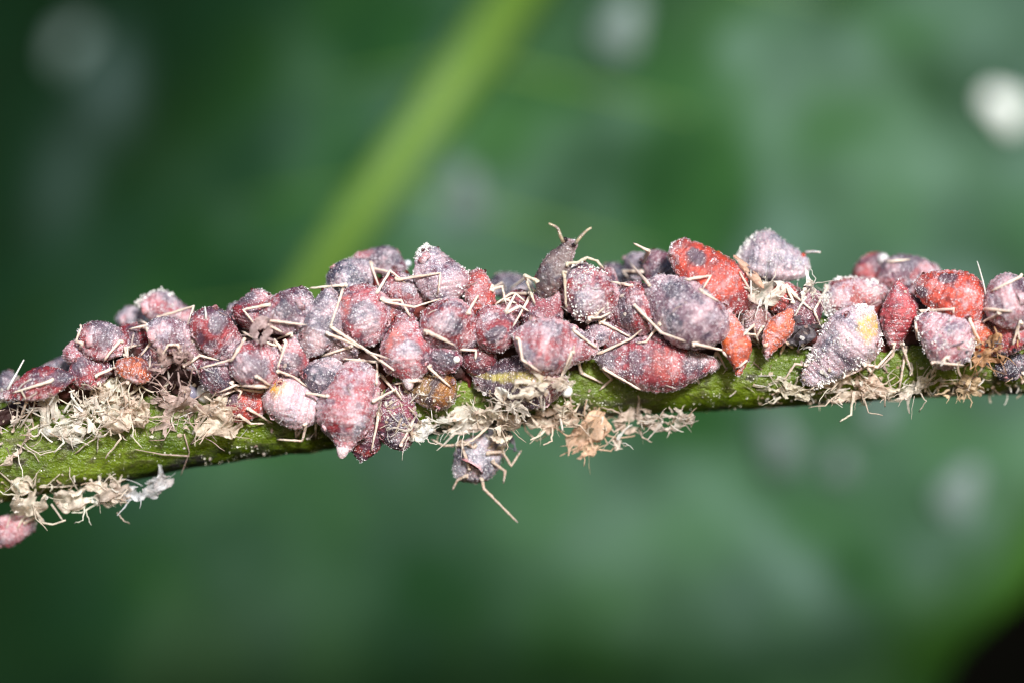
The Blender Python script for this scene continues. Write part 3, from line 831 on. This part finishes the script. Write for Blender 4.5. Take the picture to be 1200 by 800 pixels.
def leg_path(pl, lift=.035, first=.03, last_y=-.6):
    """joints laid over the bodies, in place"""
    pts, ys = [], []
    for (x0, y0), (x1, y1) in zip(pl[:-1], pl[1:]):
        m = max(4, int(math.hypot(x1 - x0, y1 - y0) / 4))
        for i in range(m):
            t = i / m
            pts.append((x0 + (x1 - x0) * t, y0 + (y1 - y0) * t))
    pts.append(pl[-1])
    prev = None
    for i, (x, y) in enumerate(pts):
        h = hit(x, y)
        yy = (h[0].y - lift) if h else None
        ys.append(yy)
    known = [v for v in ys if v is not None]
    fill = known[0] if known else last_y
    for i in range(len(ys)):
        if ys[i] is None: ys[i] = fill
        else: fill = ys[i]
    n = len(ys)
    arr = np.array(ys)
    # bridge hollows, then smooth
    lim = arr.copy()
    for i in range(n):
        for j in range(i + 1, n):
            for k in range(i, j + 1):
                t = (k - i) / (j - i)
                lim[k] = min(lim[k], arr[i] * (1 - t) + arr[j] * t)
    arr = .75 * lim + .25 * arr
    arr[0] += first
    arr[0] = max(arr[0], arr[1] - .02) if n > 1 else arr[0]
    return [P(x, y, yy) for (x, y), yy in zip(pts, arr)]

def leg_into(mb, pts3, r0=.020, r1=.010, col=LEG, wax=.42):
    n = len(pts3)
    rad = []
    for i in range(n):
        t = i / (n - 1)
        r = r0 + (r1 - r0) * t
        r *= 1 + .16 * math.sin(i * 1.9) * random.random()
        if i == n - 1: r *= .5
        if 0 < i < n - 1:
            a = (pts3[i] - pts3[i - 1]).normalized().dot((pts3[i + 1] - pts3[i]).normalized())
            if a < .9: r *= 1.18
        rad.append(r)
    c0 = np.array(col) * random.uniform(.85, 1.12)
    tt = np.repeat(np.linspace(0, 1, n), 7)[:, None]
    k = sstep(.86, 1, tt) * .75 + .25 * np.exp(-((tt - .5) / .05) ** 2)
    cc = c0 * (1 - k) + np.array((.10, .06, .05)) * k
    tube(mb, pts3, rad, np.clip(cc, 0, .8), wax, 7, rough=.5)

for pl in LEGS:
    a = owner(*pl[0])
    path = leg_path(pl)
    t = BVHTree.FromPolygons(a['body'][0].tolist(), a['body'][1])
    q = t.find_nearest(path[0])
    path.insert(0, q[0] - q[1] * .05)
    a['legs'].append(path)

# short stretches of leg showing beside bodies with few traced ones
rl = random.Random(5)
for a in APH:
    if a.get('walker') or a['label'].startswith('grey dead') or a['layer'] == 0 or a['py'] > 600: continue
    want = max(0, 3 - len(a['legs']))
    t = math.radians(a['ang'])
    fx, fy = math.cos(t), -math.sin(t)
    for k in range(want):
        sg = rl.choice((-1, 1))
        lx, ly = -fy * sg, fx * sg
        L_, W_ = a['L'] * 100, a['W'] * 100
        so = rl.uniform(.02, .26) * L_
        x0, y0 = a['px'] + fx * so + lx * W_ * .36, a['py'] + fy * so + ly * W_ * .36
        e = rl.uniform(-.5, .9)
        x1, y1 = x0 + (lx * .8 + fx * e) * W_ * .5, y0 + (ly * .8 + fy * e) * W_ * .5
        g = rl.uniform(-1.2, .3)
        x2, y2 = x1 + (lx * rl.uniform(-.2, .5) + fx * g) * W_ * .55, y1 + (ly * rl.uniform(-.2, .5) + fy * g) * W_ * .55
        if not (hit(x1, y1) and hit(x2, y2)): continue
        if hit(x1, y1)[0].y < a['C'].y - .06 or hit(x2, y2)[0].y < a['C'].y - .12: continue
        path = leg_path([(x0, y0), (x1, y1), (x2, y2)], .02)
        tr = BVHTree.FromPolygons(a['body'][0].tolist(), a['body'][1])
        q = tr.find_nearest(path[0]); path.insert(0, q[0] - q[1] * .05)
        a['legs'].append(path)

def cornicle(parent, inv, pos, nrm, r=.078, up=.045):
    nrm = Vector(nrm).normalized()
    t = nrm.cross(Vector((.3, .2, .9))).normalized(); b = nrm.cross(t)
    prof = [(1.18, -.6), (1.12, .3), (1.0, 1.0), (.84, 1.12), (.70, .9), (.62, .3), (.60, -.2), (0.02, -.25)]
    cols = [(.40, .12, .14), (.55, .28, .30), (.66, .42, .45), (.70, .46, .48), (.55, .16, .16), (.3, .03, .03), (.14, .01, .012), (.12, .01, .01)]
    wv = [.6, .7, .75, .8, .4, 0, 0, 0]
    if r > .12: cols = [(.3, .3, .34), (.4, .42, .46), (.5, .52, .56), (.55, .57, .6), (.4, .42, .46), (.2, .2, .24), (.4, .42, .45), (.06, .06, .08)]
    k = 18
    vs, cs, ws, fs = [], [], [], []
    for (pr, ph), c, w_ in zip(prof, cols, wv):
        for i in range(k):
            an = 2 * math.pi * i / k
            rr = r * pr * random.uniform(.88, 1.10)
            vs.append(tuple(pos + t * (math.cos(an) * rr) + b * (math.sin(an) * rr) + nrm * (up * ph + random.uniform(-.010, .010))))
            cs.append(c); ws.append(w_)
    for j in range(len(prof) - 1):
        for i in range(k):
            i2 = (i + 1) % k
            fs.append((j * k + i, j * k + i2, (j + 1) * k + i2, (j + 1) * k + i))
    mb = MB(); mb.add(vs, fs, np.array(cs), np.array(ws))
    return mb.build('cornicle', M_CUT, parent, inv)

def ball(mb, c, r, col, wax=0, nu=12, nv=8, jit=.08, sq=(1, 1, 1)):
    vs, fs = [], []
    for j in range(nv):
        ph = math.pi * j / (nv - 1)
        for i in range(nu):
            th = 2 * math.pi * i / nu
            q = r * (1 + random.uniform(-jit, jit))
            vs.append((c[0] + sq[0] * q * math.sin(ph) * math.cos(th), c[1] + sq[1] * q * math.sin(ph) * math.sin(th), c[2] + sq[2] * q * math.cos(ph)))
    for j in range(nv - 1):
        for i in range(nu):
            i2 = (i + 1) % nu
            fs.append((j * nu + i, (j + 1) * nu + i, (j + 1) * nu + i2, j * nu + i2))
    mb.add(vs, fs, col, wax)

def build_aphid(a):
    v, f, c, wx, nr = a['body']
    base = a['C'] - a['R'].col[2] * (a['W'] * .26)
    root, inv = empty(a.get('name', 'aphid'), base, a['R'])
    tag(root, a['label'], 'aphid', GRP)
    mb = MB()
    mb.add(v, f, c, wx)
    for pts in a['legs']:
        if a.get('walker'): leg_into(mb, pts, .020, .012, (.55, .46, .34), .3)
        elif a.get('nymph'): leg_into(mb, pts, .022, .016, (.62, .40, .28), .35)
        elif a['label'].startswith('grey dead'): leg_into(mb, pts, .021, .011, (.36, .25, .18), .35)
        else: leg_into(mb, pts)
    mb.build('body', M_CUT, root, inv, True, M_LEG, len(f))
    # wax grains over the back
    area = a['L'] * a['W']
    n = int(330 * area / .35 * (.3 + a['wax']))
    nv_ = len(v)
    pr = np.clip(wx, .02, 1) ** 1.5 * (nr[:, 1] < .35); pr = pr * np.tile(np.ones(1), nv_); pr /= pr.sum()
    idx = rng.choice(nv_, n, p=pr)
    jit = rng.normal(size=(n, 3)) * .004
    sz = rng.uniform(.0035, .0085, n) * np.where(rng.random(n) < .05, 1.9, 1)
    cc = np.array([.80, .76, .81]) * rng.uniform(.75, 1.05, (n, 1))
    mbw = MB(); grains(mbw, v[idx] + jit + nr[idx] * .004, nr[idx], sz, np.clip(cc, 0, .9), .4)
    if a.get('flour'):
        n = int(420 * a['flour'])
        hot = np.clip(fbm(v, 5, 91, 2), 0, 1) * (nr[:, 1] < .2) + 1e-6
        idx = rng.choice(nv_, n, p=hot / hot.sum())
        grains(mbw, v[idx] + rng.normal(size=(n, 3)) * .012, nr[idx], rng.uniform(.006, .018, n), np.array([.88, .86, .84]) * rng.uniform(.85, 1.03, (n, 1)), .9)
    tag(mbw.build('wax_bloom', M_WAX, root, inv, False), kind='stuff')
    # pores
    t = BVHTree.FromPolygons(v.tolist(), f)
    rings = a.get('ring', [])
    for (px, py) in rings:
        d = (P(px, py) - EYE).normalized()
        h = t.ray_cast(EYE, d)
        if h[0] is None:
            q = t.find_nearest(P(px, py, a['C'].y)); h = q
        nn = h[1].lerp(Vector((0, -1, 0)), .45)
        cornicle(root, inv, h[0], nn, a.get('ringr', .070), .022 if a.get('ringr') else .045)
    if not rings and not a.get('nymph') and not a.get('eye'):
        for sg in (-1, 1):
            lp = Vector((-.27 * a['L'], sg * .36 * a['W'], .9 * a['W']))
            o = a['C'] + a['R'] @ lp
            h = t.ray_cast(o, -(a['R'].col[2]))
            if h[0] is not None:
                cornicle(root, inv, h[0], h[1], min(.04, .07 * a['W']), .02)
    R = a['R']
    if a.get('cauda'):
        mb = MB()
        tip = a['C'] - R.col[0] * (a['L'] * .5)
        cc = (.74, .60, .60) if a.get('cauda') else tuple(.5 * x + .2 for x in a['col'])
        tube(mb, [tip + R.col[0] * .06, tip, tip - R.col[0] * .04 + R.col[2] * .01, tip - R.col[0] * .065 + R.col[2] * .015],
             [q * a['W'] / .6 for q in (.075, .06, .042, .016)], cc, .6, 9, rough=.15)
        mb.build('cauda', M_CUT, root, inv)
    if not a.get('walker') and not a.get('eye') and a['layer'] > 0:
        for sg in (-1, 1):
            lp = Vector((.425 * a['L'], sg * .5 * a['W'], .07 * a['W']))
            o = a['C'] + R @ lp
            h = t.ray_cast(o, -(R.col[1]) * sg)
            if h[0] is not None and (h[0] - o).length < .5 * a['W']:
                mb = MB(); ball(mb, h[0], .019, (.05, .008, .006), 0, 8, 6)
                mb.build('eye', M_EYE, root, inv)
    if a.get('walker'):
        for sg in (-1, 1):
            mb = MB()
            h = a['C'] + R @ Vector((.43 * a['L'], sg * .17 * a['W'], .10 * a['W']))
            ball(mb, h, .028, (.02, .01, .012), 0, 10, 7)
            mb.build('eye', M_EYE, root, inv)
        for pl in ([(660, 284), (657, 277), (654, 268), (650, 265), (643, 262)], [(674, 286), (680, 278), (688, 270), (693, 267)]):
            mb = MB()
            n = len(pl)
            hy = a['C'].y - .12
            tube(mb, [P(x, y, hy - .02 * i) for i, (x, y) in enumerate(pl)], np.linspace(.024, .011, n), (.5, .42, .28), .35, 7, rough=.25)
            mb.build('antenna', M_CUT, root, inv)
    for (px, py) in a.get('eye', []):
        d = (P(px, py) - EYE).normalized()
        h = t.ray_cast(EYE, d)
        if h[0] is None: h = t.find_nearest(P(px, py, a['C'].y))
        mb = MB(); ball(mb, h[0], .034, (.32, .03, .015), 0, 12, 8)
        mb.build('eye', M_EYE, root, inv)
        mb = MB()
        tube(mb, [h[0] + Vector((.03, -.02, .04)), h[0] + Vector((.11, -.06, .05)), h[0] + Vector((.2, -.08, .04))], [.02, .016, .012], (.7, .62, .6), .7, 6, rough=.3)
        mb.build('antenna', M_CUT, root, inv)

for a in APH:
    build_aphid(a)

# ------------------------------------------------------------------ shed skins
CREAM = (.80, .66, .54); WHITE = (.84, .77, .69); TAN = (.60, .36, .20); PINKH = (.62, .46, .42); BLUEW = (.60, .62, .66); ORNG = (.62, .34, .15)
skin_trees = []
def shed(px, py, L, W, ang, col, label, legs=(), nleg=0, seed=1, flat=.35, rough=1.0, y=None, lift=.06, leglen=34, tilt=0):
    R = frame(ang, tilt, 0)
    Rn = np.array(R)
    off = np.array([seed * 5.1, seed * 2.2, 0])
    rr = random.Random(seed * 13)
    V_, F_, n0 = [], [], 0
    L, W = L * 1.2, W * 1.2
    for k, (sc, ox, oy, oz) in enumerate([(1, 0, 0, 0), (.55, .25, .2, .08)]):
        Wd = W / 100
        if rough < .4 and k: break
        p, f, c, wx, nr = body_mesh(L / 100 * sc, Wd * sc, 'oval', seed + 200 + k * 31, col, 0, [], 70, 56, .5)
        ns_, na_ = 70, 56
        p = p * [1.0, .9, flat]
        p = p + nr * (Wd * sc * rough * (.20 * fbm(p * [.5, 1.2, 1] / (Wd * sc) + off, 2.4, 61 + k, 3)))[:, None]
        p[:, 2] += Wd * sc * .28 * rough * fbm(p * [.7, 1, 0] / (Wd * sc) + off, 2.4, 65 + k, 2)
        p[:, 1] += Wd * sc * .22 * rough * fbm(p * [1, 0, 1] / (Wd * sc) + off, 2.0, 68 + k, 2)
        tears = fbm(p * [.5, 1.5, 1] / (Wd * sc) + off, 2.2, 66 + k, 2)
        fa = np.array(f)
        # the back is split open, the margins are ragged
        tk = np.tile(np.linspace(-np.pi, np.pi, na_, endpoint=False), ns_)
        ok = (tears < .42) & ((np.abs(tk) > .35 + .25 * tears) | (rough < .4))
        f2 = fa[ok[fa].all(1)]
        if k:
            an = rr.uniform(-1.4, 1.4)
            ca, sa = math.cos(an), math.sin(an)
            p = p @ np.array([[ca, -sa, 0], [sa, ca, 0], [0, 0, 1]]).T + np.array([ox * L / 100, oy * Wd, oz * Wd])
        V_.append(p); F_ += [tuple(i + n0 for i in x) for x in f2.tolist()]; n0 += len(p)
    p = np.concatenate(V_); f = F_
    v = p @ Rn.T
    if y is None:
        ys = []
        for i in range(0, len(v), 97):
            h = hit(px + v[i, 0] * 100, py - v[i, 2] * 100)
            if h: ys.append(h[0].y)
        y = (float(np.percentile(ys, 25)) - lift) if ys else -.3
    C = P(px, py, y)
    v = v + np.array(C)
    cc = np.array(col) * (1 + .30 * fbm(p + off, 7, 67, 2))[:, None]
    bk = sstep(.15, .6, fbm(p + off, 4.5, 71, 3))[:, None] * .38
    cc = cc * (1 - bk) + np.array(col) * np.array((.58, .40, .34)) * bk
    root, inv = empty('shed_skin', C, R)
    tag(root, label, 'shed skin', 'dry shed skins stuck to the stem')
    mb = MB(); mb.add(v, f, np.clip(cc, .02, .85))
    o = mb.build('husk', M_HUSK, root, inv)
    # wispy shreds and threads clinging to it
    mb3 = MB()
    for k in range(int(4 + L * W / 260) if rough > .4 else 0):
        an, q = rr.uniform(0, 6.28), rr.uniform(.2, 1.0)
        ex, ey = math.cos(an) * L / 200 * q, math.sin(an) * W / 200 * q
        o_ = C + R @ Vector((ex, ey, rr.uniform(0, .10)))
        l = rr.uniform(.06, .26)
        d = (R @ Vector((math.cos(an + rr.uniform(-1, 1)), math.sin(an + rr.uniform(-1, 1)), rr.uniform(-.1, .35)))).normalized()
        bnd = Vector([rr.gauss(0, 1) for _ in range(3)]) * l * .22
        m = [o_ + d * l * t + bnd * t * t + Vector([rr.uniform(-.006, .006) for _ in range(3)]) for t in np.linspace(0, 1, 6)]
        cq = tuple(np.clip(np.array(col) * rr.uniform(.75, 1.25), 0, .85))
        if k % 4:
            r_ = rr.uniform(.003, .008)
            tube(mb3, m, np.linspace(r_, r_ * .5, 6), cq, 0, 5, rough=.5)
        else:       # a thin torn ribbon
            wd = rr.uniform(.015, .045); sd_ = d.cross(Vector([rr.gauss(0, 1) for _ in range(3)])).normalized()
            vs = []
            for i, q_ in enumerate(m):
                ww = wd * (1 - .7 * i / 5) * rr.uniform(.6, 1.3)
                vs += [tuple(q_ - sd_ * ww), tuple(q_ + sd_ * ww)]
            mb3.add(vs, [(2 * i, 2 * i + 1, 2 * i + 3, 2 * i + 2) for i in range(5)], cq)
    if mb3.n: tag(mb3.build('shreds', M_HUSK, root, inv), kind='stuff')
    paths = []
    for pl in legs:
        paths.append(leg_path(pl, .04, 0, y))
    for k in range(nleg):
        an = 2 * math.pi * (k + rr.random() * .7) / nleg
        l1, l2 = rr.uniform(.45, .8) * leglen, rr.uniform(.35, .7) * leglen
        b = an + rr.uniform(-1.2, 1.2)
        sx, sy = px + math.cos(an) * L * .25, py + math.sin(an) * W * .25
        pl = [(sx, sy), (sx + math.cos(an) * l1, sy + math.sin(an) * l1), (sx + math.cos(an) * l1 + math.cos(b) * l2, sy + math.sin(an) * l1 + math.sin(b) * l2)]
        q = [P(*pl[0], y), P(*pl[1], y - rr.uniform(.02, .16)), P(*pl[2], y - rr.uniform(-.06, .1))]
        m = []
        for s0, s1 in zip(q[:-1], q[1:]):
            for t in np.linspace(0, 1, 5)[:-1]:
                m.append(s0.lerp(s1, t) + Vector([rr.uniform(-.008, .008) for _ in range(3)]))
        m.append(q[-1]); paths.append(m)
    for m in paths:
        mb2 = MB()
        r_ = rr.choice((.008, .010, .013, .017)); tube(mb2, m, np.linspace(r_, r_ * .55, len(m)), tuple(np.clip(np.array(col) * rr.uniform(.8, 1.15), 0, .8)), 0, 6, rough=.4)
        mb2.build('leg', M_HUSK, root, inv)
    add_tree(v, f)
    skin_trees.append(o)

shed(130, 474, 56, 44, 20, (.84, .72, .60), 'largest cream crumpled skin mass under the small orange red aphid', nleg=8, seed=43, flat=.5, rough=1.5, leglen=44)
shed(104, 488, 44, 30, -20, (.86, .77, .68), 'cream shed skin with tangled legs on the left end of the largest skin mass', nleg=7, seed=44, flat=.5, rough=1.3, leglen=36)
shed(154, 486, 36, 28, 60, (.80, .66, .54), 'tattered tan-cream skin hanging off the right end of the largest skin mass', nleg=6, seed=45, flat=.5, rough=1.4, leglen=30)
shed(62, 490, 66, 32, -40, WHITE, 'narrow cream shed skin slanting below the long crimson aphid', nleg=6, seed=4, leglen=30)
shed(16, 512, 48, 44, 70, (.78, .68, .60), 'greyish cream shed skin with splayed legs at the left edge on the stem', [[(20, 520), (40, 531), (46, 541)], [(10, 500), (26, 492), (36, 505)]], nleg=6, seed=5, leglen=44)
shed(211, 482, 44, 60, 70, PINKH, 'pinkish shed skin dangling its legs over the bare green stem', [[(216, 508), (222, 530), (212, 556)], [(222, 534), (190, 532), (158, 526)], [(206, 470), (222, 450), (226, 430)], [(224, 520), (232, 508), (228, 490)], [(200, 462), (186, 450), (172, 446)]], nleg=4, seed=6, leglen=40)
shed(256, 494, 46, 36, 35, CREAM, 'cream lumpy shed skin just below the white wax bead', [[(262, 490), (276, 486), (272, 500)]], nleg=4, seed=7, leglen=24)
shed(36, 580, 40, 34, 100, (.80, .70, .58), 'star-shaped shed skin with stiff radiating legs under the stem at lower left', [[(44, 580), (58, 566), (70, 555)], [(40, 592), (48, 612), (62, 614), (77, 609)], [(24, 574), (10, 562), (0, 553)], [(40, 598), (26, 608), (20, 620)], [(46, 570), (72, 570), (90, 568)], [(30, 590), (12, 604), (8, 618)]], nleg=3, seed=8, y=-.45)
shed(102, 582, 64, 26, 5, (.80, .70, .60), 'flattened cream shed skin along the lower edge of the stem at left', [[(60, 590), (70, 604), (74, 610)], [(120, 586), (96, 600), (84, 600)]], nleg=4, seed=9, y=-.4, leglen=26)
shed(134, 590, 22, 42, 4, (.55, .45, .38), 'brownish spike of shed skin pointing down below the stem', nleg=2, seed=10, y=-.38, leglen=18)
shed(173, 572, 54, 20, 20, BLUEW, 'bluish white flap of shed skin curling under the stem at left', seed=11, y=-.35, flat=.2)
shed(489, 506, 46, 18, 15, WHITE, 'flat pale husk under the plum coloured aphid', seed=12, nleg=2, leglen=20)
shed(545, 497, 50, 26, 10, WHITE, 'cream shed skin fragment on the lower stem edge above the dangling grey aphid', nleg=5, seed=13, leglen=26)
shed(634, 455, 66, 18, 12, (.70, .62, .52), 'curved pale husk draped across the blackish dead aphid', [[(655, 447), (668, 425), (673, 405)]], seed=14, lift=.07)
shed(599, 473, 40, 18, -48, WHITE, 'short slanted pale husk on the lower rim of the blackish dead aphid', seed=15, nleg=2, leglen=18)
shed(582, 494, 46, 32, 0, CREAM, 'ragged cream shed skin below the blackish dead aphid', nleg=6, seed=16, leglen=28)
shed(648, 491, 46, 28, 10, CREAM, 'cream shed skin with a looped leg hanging into the green', [[(612, 488), (616, 504), (629, 516), (640, 510), (650, 500)]], nleg=5, seed=17, leglen=26)
shed(692, 508, 52, 26, 230, (.70, .48, .33), 'orange-tan shed skin hanging head down under the stem centre', [[(702, 500), (712, 520), (696, 526)], [(700, 526), (716, 528), (722, 520)], [(684, 520), (672, 526), (656, 534)], [(690, 500), (680, 486), (670, 480)], [(700, 496), (716, 488), (730, 494)]], nleg=3, seed=18, y=-.35, leglen=30)
shed(724, 521, 12, 14, 90, WHITE, 'tiny white wax clot on the foot of the orange-tan shed skin', seed=19, y=-.36)
shed(744, 494, 44, 24, 5, (.60, .48, .40), 'brownish cream shed skin right of the orange-tan one on the lower edge', nleg=6, seed=20, leglen=26)
shed(782, 493, 52, 16, 6, (.62, .54, .48), 'thin greyish shed skin tapering along the lower stem edge below the wine-red aphid', nleg=3, seed=21, leglen=18)
shed(924, 460, 44, 18, -12, (.70, .64, .52), 'small cream husk left of the large yellow-stained aphid head', [[(930, 458), (940, 466), (946, 470)]], nleg=3, seed=22, leglen=20)
shed(1002, 455, 74, 24, -8, CREAM, 'wide cream shed skin below the large yellow-stained aphid', nleg=8, seed=23, leglen=30)
shed(1070, 455, 58, 16, 22, (.70, .63, .54), 'long curved cream husk below the aphid hanging head down', [[(1046, 460), (1040, 440), (1048, 432)]], nleg=3, seed=24, leglen=22)
shed(1125, 453, 46, 24, 0, (.70, .52, .32), 'yellowish orange crumpled skin on the lower stem edge at right', nleg=3, seed=25, leglen=18)
shed(1158, 412, 34, 26, 20, ORNG, 'bright orange crumpled skin between the floury aphid and the right edge', [[(1150, 402), (1142, 392), (1138, 380)], [(1150, 420), (1140, 424), (1128, 430)], [(1166, 420), (1176, 426), (1180, 420)]], nleg=3, seed=26, leglen=20)
shed(894, 342, 24, 30, 80, WHITE, 'white crumbly skin clot between the scarlet and white-frosted aphids', nleg=4, seed=27, leglen=22)
shed(878, 318, 44, 9, 132, (.66, .42, .30), 'tan seed-like shed leg case leaning beside the big scarlet aphid', seed=28, rough=.25, flat=.9)
shed(948, 344, 22, 16, 60, WHITE, 'small white skin scrap right of the rose-red aphid on the right crest', nleg=3, seed=29, leglen=20)
shed(938, 388, 26, 26, 60, (.07, .06, .09), 'dark sooty crumpled skin behind the salmon nymph', nleg=1, seed=43, lift=-.05, leglen=16)
shed(206, 426, 36, 34, 20, (.42, .28, .26), 'dull brown-pink skin jumble below the white-dusted ringed aphid', nleg=5, seed=31, leglen=26)
shed(308, 388, 26, 22, 60, (.50, .36, .36), 'thin papery pinkish scale left of the crest ringed aphid', nleg=1, seed=32, flat=.2, rough=.5, leglen=16)
shed(566, 520, 50, 20, 10, (.46, .38, .26), 'yellowish brown skin from which the grey dead aphid dangles', nleg=4, seed=33, y=-.3, leglen=24)
shed(590, 512, 22, 24, 60, (.08, .08, .13), 'dark blue skin knob right of the dangling grey aphid', nleg=1, seed=34, y=-.3, leglen=16)

# ------------------------------------------------------------------ wax beads
def bead(px, py, r, col, label, y=None, stretch=1.0):
    h = hit(px, py)
    y = y if y is not None else ((h[0].y - r / 100 * .6) if h else -.3)
    mb = MB()
    c = P(px, py, y)
    ball(mb, (0, 0, 0), r / 100, col, .2, 20, 14, .035, (1, 1, stretch))
    o = mb.build('wax_bead', M_WAX)
    o.location = c
    tag(o, label, 'wax bead', 'white wax beads among the aphids')
bead(240, 460, 10, (.74, .76, .76), 'smooth white bead hanging among pinkish shed skin legs at left', stretch=1.2)
bead(224, 461, 9, (.16, .16, .24), 'dark blue-grey bead touching the smooth white one at left')
bead(175, 376, 6, (.85, .86, .88), 'white bead on the leg joint near the left crest of the colony')
bead(664, 458, 7, (.86, .88, .86), 'white bead on the green stem right of the blackish dead aphid')
bead(535, 421, 4, (.86, .84, .80), 'small white crumb at the edge of the mauve aphid')
bead(1035, 304, 7, (.55, .52, .55), 'blurred grey bead on the right rear crest')
bead(478, 309, 4, (.62, .66, .72), 'bluish crumb left of the tall white-grey aphid', y=0)

# ------------------------------------------------------------------ loose wax: flakes, threads, crumbs (nobody could count them)
def debris():
    mb = MB()
    ALL = TREES
    zones = [  # x0, x1, y0, y1, n, thread share, palette
        (0, 270, 448, 512, 420, .7, 0), (0, 150, 555, 604, 110, .5, 0), (150, 270, 400, 500, 130, .6, 1), (440, 700, 455, 512, 520, .5, 0), (880, 1195, 446, 474, 260, .5, 0),
        (660, 830, 484, 504, 130, .5, 0), (880, 1160, 420, 472, 260, .55, 0), (860, 970, 330, 410, 150, .6, 1), (100, 1190, 330, 470, 420, .75, 1),
        (1120, 1199, 390, 450, 90, .5, 2), (200, 440, 480, 540, 60, .5, 1)]
    pal = [[(.74, .66, .54), (.66, .54, .42), (.80, .76, .70), (.50, .36, .26)], [(.62, .50, .46), (.74, .66, .60), (.45, .30, .28), (.80, .78, .78)], [(.60, .36, .14), (.05, .05, .08), (.7, .5, .3), (.08, .08, .12)]]
    for x0, x1, y0, y1, n, ts, pi in zones:
        for _ in range(n):
            px, py = random.uniform(x0, x1), random.uniform(y0, y1)
            h = hit(px, py)
            if not h: continue
            # keep most of the loose bits in hollows rather than on the backs
            if pi == 1 and h[0].y < -.72 and random.random() < .8: continue
            q, nn = h[0], h[1]
            if nn.y > 0: nn = -nn
            c = np.array(random.choice(pal[pi])) * random.uniform(.8, 1.1)
            if random.random() < .55: continue
            if random.random() < ts * .8:
                l = random.uniform(.05, .22)
                d = Vector((random.gauss(0, 1), random.gauss(0, .25), random.gauss(0, 1))).normalized()
                b = Vector((random.gauss(0, 1), random.gauss(0, .4), random.gauss(0, 1))) * .18 * l
                pts = [q + nn * .02 + d * l * (t - .5) + b * (t - .5) ** 2 * 2 + nn * (.03 * t) for t in np.linspace(0, 1, 6)]
                r = random.choice((.003, .005, .007, .011))
                tube(mb, pts, [r, r, r, r, r * .9, r * .7], tuple(c), 0, 5, rough=.5)
            else:
                s = random.uniform(.010, .036)
                t = nn.cross(Vector((random.gauss(0, 1), random.gauss(0, 1), random.gauss(0, 1)))).normalized(); bb = nn.cross(t)
                vs = []
                k = 6
                for lay in (0, 1):
                    for i in range(k):
                        an = 2 * math.pi * i / k
                        rr = s * random.uniform(.5, 1.25)
                        vs.append(tuple(q + t * (math.cos(an) * rr) + bb * (math.sin(an) * rr * .7) + nn * (lay * s * .45 + random.uniform(-.3, .5) * s)))
                fs = [(i, (i + 1) % k, k + (i + 1) % k, k + i) for i in range(k)] + [tuple(range(k))[::-1], tuple(range(k, 2 * k))]
                mb.add(vs, fs, tuple(np.clip(c, 0, .85)))
    o = mb.build('loose_debris', M_HUSK, None, None, False)
    tag(o, 'loose cream and brown wax crumbs and threads caught between aphids and stem', 'wax debris', kind='stuff')
debris()

# fine upright hairs
def hair(pts, label, r=.012):
    mb = MB()
    n = len(pts)
    h = hit(*pts[0])
    y = h[0].y if h else -.1
    tube(mb, [P(x, yy, y + .01 - .01 * i) for i, (x, yy) in enumerate(pts)], np.linspace(r, r * .3, n), (.70, .70, .68), 0, 6, rough=.3)
    tag(mb.build('wax_hair', M_WAX), label, 'wax thread', 'stiff wax threads sticking up from the colony')
hair([(9, 456), (14, 446), (21, 434), (28, 421)], 'stiff pale thread rising from the long crimson aphid at far left', .02)
hair([(241, 374), (241, 366), (240, 359)], 'short wax spike on top of the plump crimson aphid', .018)
hair([(1155, 345), (1152, 330), (1147, 312), (1145, 306)], 'thin dark thread standing near the right end of the crest')
hair([(880, 352), (880, 334), (880, 316)], 'thin dark thread right of the big scarlet aphid')
hair([(866, 300), (867, 293), (868, 288)], 'tiny thread above the tan leg case right of the big scarlet aphid')
